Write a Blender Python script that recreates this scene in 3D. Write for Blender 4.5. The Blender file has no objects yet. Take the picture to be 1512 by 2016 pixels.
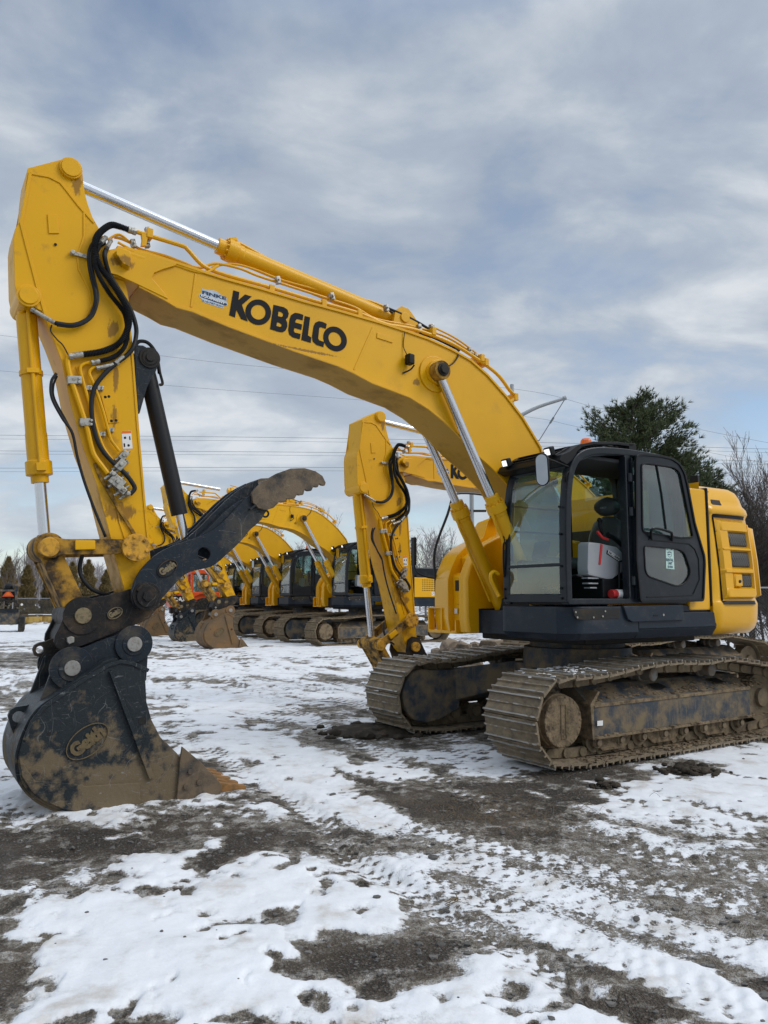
import bpy, bmesh, math, random
import numpy as np
from mathutils import Vector, Matrix, noise
random.seed(7)
R=math.radians
SC=bpy.context.scene; COL=SC.collection
# ---------------- camera model used to measure the yard (photo pixels -> metres) -------------
FPX=1514.; TH=math.atan((1178-1008)/FPX); CH=1.75
CX,CY=2.58,10.42; AZ=R(212.1); FX,FY=math.cos(AZ),math.sin(AZ); LX,LY=-FY,FX
def ray(px,py):
    a=(px-756)/FPX; b=-(py-1008)/FPX; c,s=math.cos(TH),math.sin(TH)
    return (a,c-b*s,s+b*c)
def T(px,py,v):                       # point of the plane at side offset v of the near excavator
    d=ray(px,py); k=(v+CX*LX+CY*LY)/(d[0]*LX+d[1]*LY)
    x,y,z=d[0]*k,d[1]*k,CH+d[2]*k
    return ((x-CX)*FX+(y-CY)*FY,z)
def TL(pts,v): return [T(p[0],p[1],v) for p in pts]
def TV(px,py,v): a=T(px,py,v); return Vector((a[0],v,a[1]))
def TP(pts): return [TV(*p) for p in pts]
def G(px,py):
    d=ray(px,py); k=-CH/d[2]; return Vector((d[0]*k,d[1]*k,0))
def at(px,py,Y):
    d=ray(px,py); k=Y/d[1]; return Vector((d[0]*k,Y,CH+d[2]*k))
def CR(o,sc,pts,v):                   # pixels read in an enlarged crop
    return TL([(o[0]+x/sc,o[1]+y/sc) for x,y in pts],v)
def CR3(o,sc,pts):
    return [TV(o[0]+x/sc,o[1]+y/sc,v) for x,y,v in pts]
# ---------------- materials -------------------------------------------------------------------
class NT:
    def __init__(s,m): s.nt=m.node_tree; s.n=s.nt.nodes; s.l=s.nt.links
    def new(s,t,**k):
        n=s.n.new(t)
        for a,b in k.items():
            if a.startswith('i_'):
                key=a[2:]; key=int(key) if key.isdigit() else key.replace('_',' ')
                n.inputs[key].default_value=b
            else: setattr(n,a,b)
        return n
    def link(s,a,b): s.l.new(a,b)
def c4(c): return (c[0],c[1],c[2],1)
def newmat(name):
    m=bpy.data.materials.new(name); m.use_nodes=True; t=NT(m); b=t.n['Principled BSDF']; return m,t,b
def ramp(t,fac,stops,interp='LINEAR'):
    r=t.new('ShaderNodeValToRGB'); cr=r.color_ramp; cr.interpolation=interp
    while len(cr.elements)<len(stops): cr.elements.new(.5)
    for e,(p,c) in zip(cr.elements,stops):
        e.position=p; e.color=c4(c) if isinstance(c,tuple) else (c,c,c,1)
    t.link(fac,r.inputs[0]); return r.outputs[0]
def mix(t,f,a,b):
    m=t.new('ShaderNodeMix',data_type='RGBA')
    if isinstance(f,(int,float)): m.inputs[0].default_value=f
    else: t.link(f,m.inputs[0])
    for s,i in ((a,6),(b,7)):
        if isinstance(s,tuple): m.inputs[i].default_value=c4(s)
        else: t.link(s,m.inputs[i])
    return m.outputs[2]
def mth(t,op,a,b=None,clamp=False):
    m=t.new('ShaderNodeMath',operation=op); m.use_clamp=clamp
    for s,i in ((a,0),(b,1)):
        if s is None: continue
        if isinstance(s,(int,float)): m.inputs[i].default_value=s
        else: t.link(s,m.inputs[i])
    return m.outputs[0]
def nz(t,vec,scale,detail=6,rough=.6,dist=0.,sc=None):
    if sc:
        mp=t.new('ShaderNodeMapping'); mp.inputs['Scale'].default_value=sc; t.link(vec,mp.inputs[0]); vec=mp.outputs[0]
    n=t.new('ShaderNodeTexNoise'); n.inputs['Scale'].default_value=scale; n.inputs['Detail'].default_value=detail
    n.inputs['Roughness'].default_value=rough; n.inputs['Distortion'].default_value=dist; t.link(vec,n.inputs[0]); return n.outputs[0]
def mat(name,base,rough=.5,metal=0.,spec=None,spots=None,lines=None,dirt=None,amt=.3,scale=2.,band=.12,low=None,scr=0.,bump=.0,bscale=30.,coat=0.,vary=.08,streak=None):
    """painted or bare surface; dirt colour laid on by noise, low=(z0,z1,w) cakes it on below a height"""
    m,t,b=newmat(name); tc=t.new('ShaderNodeTexCoord').outputs['Object']
    n1=nz(t,tc,.9,3); col=mix(t,ramp(t,n1,[(.3,0.),(.7,1.)]),tuple(x*(1-vary) for x in base),tuple(min(1,x*(1+vary)) for x in base))
    rg=None
    if dirt:
        n2=nz(t,tc,scale,8,.65)
        f=n2
        if low:
            sp=t.new('ShaderNodeSeparateXYZ'); t.link(tc,sp.inputs[0])
            mr=t.new('ShaderNodeMapRange'); mr.inputs[1].default_value=low[0]; mr.inputs[2].default_value=low[1]; mr.inputs[3].default_value=low[2]; mr.inputs[4].default_value=0
            t.link(sp.outputs[2],mr.inputs[0]); f=mth(t,'ADD',n2,mr.outputs[0])
        thr=1-amt; mk=ramp(t,f,[(max(0,thr-band),0.),(min(1,thr+band),1.)])
        col=mix(t,mk,col,dirt)
        rg=mth(t,'ADD',mth(t,'MULTIPLY',mk,.9-rough if rough<.9 else 0),rough)
    if streak:
        n4=nz(t,tc,streak[2],5,.6,sc=(6,6,.5)); sk=ramp(t,n4,[(1-streak[1]-.05,0.),(1-streak[1]+.1,1.)]); col=mix(t,mth(t,'MULTIPLY',sk,.75),col,streak[0])
    if scr>0:
        n3=nz(t,tc,7,9,.75,1.5,sc=(1,1,5)); sk=ramp(t,n3,[(.60,0.),(.66,1.)]); col=mix(t,mth(t,'MULTIPLY',sk,scr),col,(.3,.31,.31))
    if lines:
        for sc_,th_,seed in ((2.1,.0014,0),(3.7,.0012,5),(6.5,.0016,9)):
            nn_=t.new('ShaderNodeTexNoise'); nn_.inputs['Scale'].default_value=1.7; nn_.inputs['Detail'].default_value=2; t.link(tc,nn_.inputs[0])
            vm=t.new('ShaderNodeVectorMath',operation='MULTIPLY_ADD'); t.link(nn_.outputs[1],vm.inputs[0]); vm.inputs[1].default_value=(.5,.5,.5); t.link(tc,vm.inputs[2])
            mp=t.new('ShaderNodeMapping'); mp.inputs['Location'].default_value=(seed,seed*2,seed); mp.inputs['Rotation'].default_value=(.3*seed,.5+seed,.2); mp.inputs['Scale'].default_value=(1,1,.35); t.link(vm.outputs[0],mp.inputs[0])
            v=t.new('ShaderNodeTexVoronoi'); v.feature='DISTANCE_TO_EDGE'; v.inputs['Scale'].default_value=sc_; t.link(mp.outputs[0],v.inputs[0])
            lk=mth(t,'MULTIPLY',ramp(t,v.outputs[0],[(th_,1.),(th_*2.2,0.)]),ramp(t,nz(t,tc,3.3+seed,3),[(.46,0.),(.6,1.)])); col=mix(t,mth(t,'MULTIPLY',lk,lines),col,(.27,.28,.27))
    if spots:
        for x_,z_,rx_,rz_,sc_ in spots:
            mp=t.new('ShaderNodeMapping'); mp.inputs['Location'].default_value=(-x_/rx_,0,-z_/rz_); mp.inputs['Scale'].default_value=(1/rx_,0,1/rz_); t.link(tc,mp.inputs[0])
            ln=t.new('ShaderNodeVectorMath',operation='LENGTH'); t.link(mp.outputs[0],ln.inputs[0])
            fo=ramp(t,ln.outputs['Value'],[(.2,1.),(1.,0.)]); ns=nz(t,tc,sc_,6,.7,.6,sc=(2.2,2.2,.8)); mk_=ramp(t,mth(t,'ADD',mth(t,'MULTIPLY',fo,.36),mth(t,'MULTIPLY',ns,.64)),[(.53,0.),(.61,1.)])
            col=mix(t,mth(t,'MULTIPLY',mk_,.7),col,(.12,.055,.018))
    t.link(col,b.inputs['Base Color']); b.inputs['Metallic'].default_value=metal
    if rg is not None: t.link(rg,b.inputs['Roughness'])
    else: b.inputs['Roughness'].default_value=rough
    b.inputs['Specular IOR Level'].default_value=spec if spec is not None else (.28 if not metal else .5) if max(base)>.1 else .2
    if coat: b.inputs['Coat Weight'].default_value=coat; b.inputs['Coat Roughness'].default_value=.15
    if bump:
        bn=t.new('ShaderNodeBump'); bn.inputs['Strength'].default_value=bump; bn.inputs['Distance'].default_value=.02
        t.link(nz(t,tc,bscale,6,.7),bn.inputs['Height']); t.link(bn.outputs[0],b.inputs['Normal'])
    return m
YB=(.70,.362,.001)
M={}
def sp_(px,py,v,rx,rz,s): a=T(px,py,v); return (a[0],a[1],rx,rz,s)
SPA=[sp_(152,362,.3,.09,.24,9),sp_(222,648,.3,.10,.16,13),sp_(228,745,.3,.05,.25,14),sp_(270,1068,.3,.18,.15,10),sp_(235,1010,.3,.25,.18,9),sp_(60,600,.3,.12,.08,12),sp_(225,820,.3,.06,.2,15)]
SPB=[sp_(862,748,.34,.17,.17,9),sp_(820,752,.34,.12,.08,14),sp_(640,735,.34,.55,.05,10),sp_(240,520,.34,.25,.10,9),sp_(600,690,.34,.8,.03,16),sp_(940,915,.34,.25,.08,12)]
M['yellow']=mat('yellow_paint',YB,.38,dirt=(.38,.20,.03),amt=.26,scale=1.3,band=.14,bump=.02,bscale=12,coat=.1,vary=.09,streak=((.20,.09,.02),.20,5.),spots=SPB)
M['yclean']=mat('yellow_cover',(.76,.385,.002),.3,dirt=(.5,.30,.05),amt=.24,scale=1.5,band=.14,bump=.02,bscale=8,coat=.35,vary=.04)
M['ygrime']=mat('yellow_arm_paint',YB,.42,dirt=(.16,.095,.03),amt=.27,scale=3.2,band=.13,low=(1.2,3.4,.20),bump=.05,bscale=18,vary=.05,streak=((.15,.07,.02),.22,5.),spots=SPA)
M['ydirty']=mat('worn_yellow_paint',(.42,.22,.02),.55,dirt=(.05,.035,.022),amt=.5,scale=7,band=.1,bump=.25,bscale=30,scr=.15)
M['yunder']=mat('shaded_grimy_yellow_underside',(.46,.25,.02),.55,dirt=(.20,.12,.04),amt=.36,scale=2.5,band=.14,bump=.1,streak=((.10,.06,.03),.22,4.))  # darker base paints the boom's underside shade in along with its grime
M['ypin']=mat('yellow_pin',(.58,.30,.03),.5,dirt=(.1,.06,.03),amt=.42,scale=14,bump=.15)
M['chrome']=mat('chrome_rod',(.66,.67,.69),.2,1.,vary=.02)
M['steel']=mat('bare_steel',(.30,.29,.27),.5,.5,dirt=(.15,.12,.09),amt=.38,scale=25)
M['zinc']=mat('zinc_fitting',(.40,.39,.35),.42,.7,dirt=(.1,.08,.06),amt=.4,scale=30)
M['hose']=mat('black_hose',(.018,.02,.022),.5,vary=.2)
M['rubber']=mat('rubber',(.02,.02,.02),.75,dirt=(.1,.085,.065),amt=.4,scale=8)
M['charcoal']=mat('charcoal_paint',(.011,.015,.020),.33,dirt=(.055,.056,.056),amt=.26,scale=2.2,band=.2,coat=.1,bump=.03,bscale=40,scr=.12)
M['skirt']=mat('slate_paint',(.016,.023,.034),.38,dirt=(.085,.085,.083),amt=.28,scale=2.5,band=.22,scr=.18,bump=.05,bscale=35,streak=((.12,.12,.12),.2,9.))
M['black']=mat('black_plastic',(.007,.008,.009),.45,vary=.2)
M['blackpaint']=mat('black_barrel_paint',(.02,.021,.023),.45,dirt=(.07,.06,.05),amt=.3,scale=5,bump=.03)
M['thumb']=mat('dark_attachment_paint',(.015,.021,.029),.4,dirt=(.10,.085,.062),amt=.36,scale=3.2,band=.13,lines=.55,scr=.35,bump=.22,bscale=22)
M['coupler']=mat('coupler_paint',(.015,.014,.014),.45,lines=.35,dirt=(.085,.058,.036),amt=.42,scale=4.5,band=.12,scr=.2,bump=.3,bscale=25)
M['bucket']=mat('muddy_bucket_steel',(.020,.026,.031),.4,dirt=(.150,.115,.072),amt=.31,scale=4.2,band=.05,low=(.1,1.0,.30),lines=.6,scr=.5,bump=.45,bscale=16)
M['bucketrust']=mat('rusty_bucket_steel',(.19,.108,.045),.6,dirt=(.11,.088,.06),amt=.45,scale=3.,band=.14,bump=.3,bscale=14,scr=.15)
M['mud']=mat('dried_mud',(.215,.160,.098),.92,dirt=(.075,.055,.036),amt=.46,scale=9,band=.1,bump=1.,bscale=28,vary=.25)
M['tip']=mat('worn_brown_steel',(.145,.105,.066),.6,dirt=(.035,.038,.04),amt=.42,scale=5,scr=.4,bump=.35,bscale=24)
M['teeth']=mat('rusty_orange_steel',(.28,.14,.045),.6,dirt=(.13,.08,.04),amt=.45,scale=14,bump=.4,bscale=30)
M['shoe']=mat('track_shoe_steel',(.145,.112,.076),.8,dirt=(.24,.185,.115),amt=.5,scale=5,band=.12,bump=1.,bscale=22,vary=.2,scr=.25)
M['frame']=mat('track_frame_paint',(.045,.055,.067),.5,dirt=(.19,.145,.09),amt=.49,scale=4.,band=.09,bump=.4,bscale=18,streak=((.17,.13,.08),.38,6.))
M['roller']=mat('worn_roller_steel',(.15,.148,.14),.5,.3,dirt=(.15,.11,.07),amt=.5,scale=14,bump=.2)
M['deep']=mat('greasy_black_metal',(.022,.021,.02),.6,dirt=(.06,.045,.03),amt=.4,scale=6,bump=.3)
M['grey']=mat('grey_plastic',(.29,.30,.32),.5)
M['red']=mat('red_plastic',(.50,.03,.03),.4)
M['orangered']=mat('orange_red_paint',(.62,.085,.022),.4,dirt=(.3,.07,.03),amt=.3,coat=.2)
M['seat']=mat('dark_seat_fabric',(.055,.062,.062),.35,bump=.5,bscale=14,coat=.3,vary=.3)
M['bluesticker']=mat('pale_blue_sticker',(.36,.47,.58),.5,dirt=(.62,.64,.66),amt=.45,scale=20)
M['white']=mat('white_sticker',(.72,.72,.70),.5,dirt=(.4,.38,.33),amt=.3,scale=30)
M['mint']=mat('pale_green_sticker',(.48,.66,.60),.5)
M['inkblue']=mat('navy_ink',(.03,.05,.10),.5)
M['ink']=mat('black_lettering',(.010,.011,.013),.7,vary=.1)
M['gold']=mat('worn_brass_lettering',(.21,.165,.095),.55,dirt=(.05,.04,.03),amt=.4,scale=30,bump=.4)
M['mudletter']=mat('mud_lettering',(.155,.115,.06),.85,dirt=(.07,.055,.04),amt=.4,scale=20,bump=.6)
M['warn']=mat('orange_warning',(.75,.16,.02),.5)
M['greypaint']=mat('galvanised_grey',(.33,.34,.35),.5,.3)
M['wire']=mat('wire_metal',(.16,.17,.18),.6)
M['headliner']=mat('dark_lining',(.05,.052,.055),.9)
def emis(name,c,s):
    m,t,b=newmat(name); b.inputs['Base Color'].default_value=c4(c); b.inputs['Emission Color'].default_value=c4(c); b.inputs['Emission Strength'].default_value=s; b.inputs['Roughness'].default_value=.2; return m
M['lamp']=emis('lit_lamp_lens',(.9,.93,.95),.9)
def glassm(name,tint,fac=.0):
    m,t,b=newmat(name); t.n.remove(b); out=t.n['Material Output']
    tr=t.new('ShaderNodeBsdfTransparent'); tr.inputs[0].default_value=c4(tint)
    gl=t.new('ShaderNodeBsdfGlossy'); gl.inputs[0].default_value=(1,1,1,1); gl.inputs['Roughness'].default_value=.02
    df=t.new('ShaderNodeBsdfDiffuse'); df.inputs[0].default_value=(.50,.56,.53,1)
    fr=t.new('ShaderNodeFresnel'); fr.inputs[0].default_value=1.5; bf=t.new('ShaderNodeNewGeometry').outputs['Backfacing']; fo=mth(t,'MULTIPLY',fr.outputs[0],mth(t,'SUBTRACT',1.,bf))
    mx=t.new('ShaderNodeMixShader'); t.link(mth(t,'MULTIPLY',fo,2.4,True),mx.inputs[0]); t.link(tr.outputs[0],mx.inputs[1]); t.link(gl.outputs[0],mx.inputs[2])
    m2=t.new('ShaderNodeMixShader'); tc=t.new('ShaderNodeTexCoord').outputs['Object']
    t.link(mth(t,'MULTIPLY',nz(t,tc,3,5),fac),m2.inputs[0]); t.link(mx.outputs[0],m2.inputs[1]); t.link(df.outputs[0],m2.inputs[2]); t.link(m2.outputs[0],out.inputs[0]); return m
M['glass']=glassm('cab_glass',(.74,.87,.85),.09)
M['glassdark']=glassm('tinted_glass',(.52,.68,.68),.05)
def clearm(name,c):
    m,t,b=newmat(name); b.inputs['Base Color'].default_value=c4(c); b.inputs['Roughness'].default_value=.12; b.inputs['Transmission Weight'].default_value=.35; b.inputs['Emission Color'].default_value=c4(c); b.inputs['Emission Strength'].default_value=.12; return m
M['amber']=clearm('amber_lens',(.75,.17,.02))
m,t,b=newmat('mirror_glass'); b.inputs['Metallic'].default_value=1; b.inputs['Roughness'].default_value=.02; b.inputs['Base Color'].default_value=(.38,.40,.42,1); M['mirror']=m
def meshgrille():
    m,t,b=newmat('honeycomb_grille'); tc=t.new('ShaderNodeTexCoord').outputs['Object']
    v=t.new('ShaderNodeTexVoronoi'); v.feature='DISTANCE_TO_EDGE'; v.inputs['Scale'].default_value=34; v.inputs['Randomness'].default_value=.0
    mp=t.new('ShaderNodeMapping'); mp.inputs['Scale'].default_value=(1,1,.8); mp.inputs['Rotation'].default_value=(.78,.6,.78); t.link(tc,mp.inputs[0]); t.link(mp.outputs[0],v.inputs[0])
    t.link(mix(t,ramp(t,v.outputs[0],[(.06,1.),(.12,0.)]),(.006,.006,.006),(.085,.08,.07)),b.inputs['Base Color']); b.inputs['Roughness'].default_value=.6; return m
M['grille']=meshgrille()
def wornshoe():
    m=mat('worn_track_shoe_steel',(.165,.132,.094),.8,dirt=(.29,.228,.15),amt=.5,scale=6,band=.12,bump=.9,bscale=26,vary=.2,scr=.2)
    t=NT(m); b=t.n['Principled BSDF']; tc=t.new('ShaderNodeTexCoord').outputs['Object']; sp=t.new('ShaderNodeSeparateXYZ'); t.link(tc,sp.inputs[0])
    n_=nz(t,tc,9,5,.6); f=mth(t,'ADD',sp.outputs[2],mth(t,'MULTIPLY',mth(t,'SUBTRACT',n_,.5),.04)); mk=ramp(t,mth(t,'MULTIPLY',f,10),[(.30,0.),(.36,1.)])
    old=b.inputs['Base Color'].links[0].from_socket; t.link(mix(t,mk,old,(.42,.40,.37)),b.inputs['Base Color'])
    ro=b.inputs['Roughness'].links[0].from_socket; t.link(mix(t,mk,ro,(.38,.38,.38)),b.inputs['Roughness']); t.link(mk,b.inputs['Metallic']); return m
M['wornshoe']=wornshoe()
# ---------------- mesh building ---------------------------------------------------------------
def inst(o,kw):
    for a,b in kw.items():
        if b is not None: o[a]=b
class MB:
    def __init__(s): s.bm=bmesh.new()
    def face(s,vs):
        try: return s.bm.faces.new(vs)
        except ValueError: return None
    def loft(s,rings,cap=True,closed=True):
        V=[[s.bm.verts.new(p) for p in r] for r in rings]
        n=len(V[0])
        for a,b in zip(V,V[1:]):
            for i in range(n if closed else n-1):
                j=(i+1)%n; s.face((a[i],a[j],b[j],b[i]))
        if cap: s.face(list(reversed(V[0]))); s.face(V[-1])
        return s
    def prism(s,pts,v0,v1): return s.loft([[(u,v0,z) for u,z in pts],[(u,v1,z) for u,z in pts]])
    def prismT(s,pts,v0,v1,in0=0.,in1=0.): # tapered ends towards centroid
        cu=sum(p[0] for p in pts)/len(pts); cz=sum(p[1] for p in pts)/len(pts)
        f=lambda p,k:(cu+(p[0]-cu)*(1-k),cz+(p[1]-cz)*(1-k))
        return s.loft([[(f(p,in0)[0],v0,f(p,in0)[1]) for p in pts],[(f(p,in1)[0],v1,f(p,in1)[1]) for p in pts]])
    def hprism(s,pts,z0,z1): return s.loft([[(x,y,z0) for x,y in pts],[(x,y,z1) for x,y in pts]])
    def box(s,a,b): return s.loft([[(a[0],a[1],z),(b[0],a[1],z),(b[0],b[1],z),(a[0],b[1],z)] for z in (a[2],b[2])])
    def obox(s,c,x,y,z,hx,hy,hz):
        c=Vector(c); x,y,z=(Vector(q).normalized() for q in (x,y,z)); rr=[]
        for k in (-1,1): rr.append([c+z*k*hz+x*i*hx+y*j*hy for i,j in ((-1,-1),(1,-1),(1,1),(-1,1))])
        return s.loft(rr)
    def cyl(s,p,q,r,r2=None,n=20,cap=True):
        p,q=Vector(p),Vector(q); d=(q-p).normalized(); a=d.orthogonal().normalized(); b=d.cross(a); r2=r if r2 is None else r2
        return s.loft([[o+(a*math.cos(6.28318*i/n)+b*math.sin(6.28318*i/n))*k for i in range(n)] for o,k in ((p,r),(q,r2))],cap)
    def cylv(s,c,v0,v1,r,n=24): return s.cyl((c[0],v0,c[1]),(c[0],v1,c[1]),r,None,n)
    def lathe(s,p,q,prof,n=24):
        p,q=Vector(p),Vector(q); d=(q-p).normalized(); a=d.orthogonal().normalized(); b=d.cross(a)
        return s.loft([[p+d*h+(a*math.cos(6.28318*i/n)+b*math.sin(6.28318*i/n))*max(k,1e-4) for i in range(n)] for h,k in prof],True)
    def tube(s,pts,r,n=8,seg=None,smooth=True,rib=0.,cap=True):
        pts=[Vector(p) for p in pts]
        if smooth and len(pts)>2:
            q=[]; P=[pts[0]*2-pts[1]]+pts+[pts[-1]*2-pts[-2]]
            for i in range(1,len(P)-2):
                L=(P[i+1]-P[i]).length; k=seg or 6
                if rib: k=max(4,int(L/rib/.5)*2)
                for j in range(k):
                    t=j/k; t2=t*t; t3=t2*t
                    q.append(.5*((2*P[i])+(P[i+1]-P[i-1])*t+(2*P[i-1]-5*P[i]+4*P[i+1]-P[i+2])*t2+(3*P[i]-P[i-1]-3*P[i+1]+P[i+2])*t3))
            q.append(pts[-1]); pts=q
        rr=r if callable(r) else (lambda t:r)
        N=len(pts); rings=[]; up=None
        for i,p in enumerate(pts):
            d=(pts[min(i+1,N-1)]-pts[max(i-1,0)]).normalized()
            if up is None: up=d.orthogonal().normalized()
            up=(up-d*up.dot(d)).normalized(); b=d.cross(up); k=rr(i/(N-1))
            if rib: k*=1.03 if i%2 else .74
            rings.append([p+(up*math.cos(6.28318*j/n)+b*math.sin(6.28318*j/n))*k for j in range(n)])
        return s.loft(rings,cap)
    def ribbon(s,pts,w,v0,v1,closed=False):
        o=offset(pts,w/2,closed); i=offset(pts,-w/2,closed)
        if closed:
            n=len(pts); V=[[s.bm.verts.new((u,v,z)) for u,z in l] for l in (o,i) for v in (v0,v1)]
            a,b,c,d=V
            for k in range(n):
                j=(k+1)%n
                s.face((a[k],a[j],b[j],b[k])); s.face((c[j],c[k],d[k],d[j])); s.face((a[j],a[k],c[k],c[j])); s.face((b[k],b[j],d[j],d[k]))
            return s
        return s.prism(o+i[::-1],v0,v1)
    def shape(s,outl,v0,v1):      # outline with holes
        cu=bpy.data.curves.new('tmp','CURVE'); cu.dimensions='2D'; cu.fill_mode='BOTH'; cu.extrude=abs(v1-v0)/2
        for pts in outl:
            sp=cu.splines.new('POLY'); sp.points.add(len(pts)-1)
            for q,(u,z) in zip(sp.points,pts): q.co=(u,z,0,1)
            sp.use_cyclic_u=True
        ob=bpy.data.objects.new('tmp',cu); me=bpy.data.meshes.new_from_object(ob)
        me.transform(Matrix(((1,0,0,0),(0,0,-1,(v0+v1)/2),(0,1,0,0),(0,0,0,1))))
        s.bm.from_mesh(me); bpy.data.objects.remove(ob); bpy.data.curves.remove(cu); bpy.data.meshes.remove(me)
        bmesh.ops.remove_doubles(s.bm,verts=s.bm.verts,dist=1e-5); return s
    def text(s,txt,pl,pr,h,v,th=.003,bold=.02,nrm=None,up=None):
        """text from pl to pr (3d points), height h, standing off by th"""
        cu=bpy.data.curves.new('tmp','FONT'); cu.body=txt; cu.extrude=.0; cu.offset=bold; cu.resolution_u=3
        ob=bpy.data.objects.new('tmp',cu); me=bpy.data.meshes.new_from_object(ob)
        xs=[w.co.x for w in me.vertices]; ys=[w.co.y for w in me.vertices]
        x0,x1,y0,y1=min(xs),max(xs),min(ys),max(ys)
        pl,pr=Vector(pl),Vector(pr); X=pr-pl; L=X.length; X.normalize()
        N=Vector(nrm or (0,1,0)); U=N.cross(X).normalized()
        vs=[s.bm.verts.new(pl+X*((w.co.x-x0)/(x1-x0)*L)+U*((w.co.y-y0)/(y1-y0)*h)+N*th) for w in me.vertices]
        for f in me.polygons: s.face([vs[i] for i in f.vertices])
        bpy.data.objects.remove(ob); bpy.data.curves.remove(cu); bpy.data.meshes.remove(me); return s
    def ico(s,c,r,sub=1,sq=(1,1,1),jit=.25):
        m=bmesh.ops.create_icosphere(s.bm,subdivisions=sub,radius=1.)
        for w in m['verts']:
            k=1+random.uniform(-jit,jit); w.co=Vector((w.co.x*r*sq[0]*k+c[0],w.co.y*r*sq[1]*k+c[1],w.co.z*r*sq[2]*k+c[2]))
        return s
    def mesh(s,name,material,bevel=0.,ang=38,seg=2,smooth=True,norm=True):
        if norm: bmesh.ops.recalc_face_normals(s.bm,faces=s.bm.faces)
        if bevel:
            es=[e for e in s.bm.edges if len(e.link_faces)==2 and e.calc_face_angle(0)>.45]
            bmesh.ops.bevel(s.bm,geom=es,offset=bevel,segments=seg,profile=.5,affect='EDGES',clamp_overlap=True)
        me=bpy.data.meshes.new(name); s.bm.to_mesh(me); s.bm.free()
        if material: me.materials.append(M[material] if isinstance(material,str) else material)
        if smooth and len(me.polygons): me.shade_smooth(); me.set_sharp_from_angle(angle=R(ang))
        if bevel: me['wn']=1
        return me
def offset(pts,d,closed=False):
    n=len(pts); out=[]
    for i in range(n):
        p=Vector(pts[i])
        if closed: a,b=Vector(pts[i-1]),Vector(pts[(i+1)%n])
        else: a=Vector(pts[i-1]) if i else p*2-Vector(pts[1]); b=Vector(pts[i+1]) if i<n-1 else p*2-Vector(pts[-2])
        t1=(p-a).normalized(); t2=(b-p).normalized(); n1=Vector((-t1.y,t1.x)); n2=Vector((-t2.y,t2.x))
        m=(n1+n2)
        if m.length<1e-4: m=n1
        m.normalize(); k=d/max(.4,m.dot(n1)); out.append((p.x+m.x*k,p.y+m.y*k))
    return out
def chk(pts,it=1,closed=True,lo=None,hi=None,mx=.12):
    for _ in range(it):
        out=[]; n=len(pts)
        for i in range(n):
            if lo is not None and not (lo<=i<hi): out.append(pts[i]); continue
            a=pts[i-1]; p=pts[i]; b=pts[(i+1)%n]
            if not closed and i in (0,n-1): out.append(p); continue
            fa=min(.25,mx/max(1e-6,math.dist(p,a))); fb_=min(.25,mx/max(1e-6,math.dist(p,b)))
            out+=[(p[0]+(a[0]-p[0])*fa,p[1]+(a[1]-p[1])*fa),(p[0]+(b[0]-p[0])*fb_,p[1]+(b[1]-p[1])*fb_)]
        if lo is not None: hi=lo+2*(hi-lo)
        pts=out
    return pts
def circ(c,r,n=24,r2=None,rot=0.):
    r2=r2 or r; ca,sa=math.cos(rot),math.sin(rot)
    return [(c[0]+r*math.cos(6.28318*i/n)*ca-r2*math.sin(6.28318*i/n)*sa,c[1]+r*math.cos(6.28318*i/n)*sa+r2*math.sin(6.28318*i/n)*ca) for i in range(n)]
def put(name,me,parent=None,loc=None,**kw):
    o=bpy.data.objects.new(name,me); COL.objects.link(o)
    if me.get('wn'): wm=o.modifiers.new('wn','WEIGHTED_NORMAL'); wm.keep_sharp=True; wm.weight=80
    if parent: o.parent=parent
    if loc: o.location=loc
    inst(o,kw); return o
def thing(name,label,cat,loc=(0,0,0),rz=0.,group=None,kind=None,scale=1.):
    o=bpy.data.objects.new(name,None); COL.objects.link(o); o.location=loc; o.rotation_euler=(0,0,rz); o.scale=(scale,)*3; o.empty_display_size=.3
    inst(o,dict(label=label,category=cat,group=group,kind=kind)); return o
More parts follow.
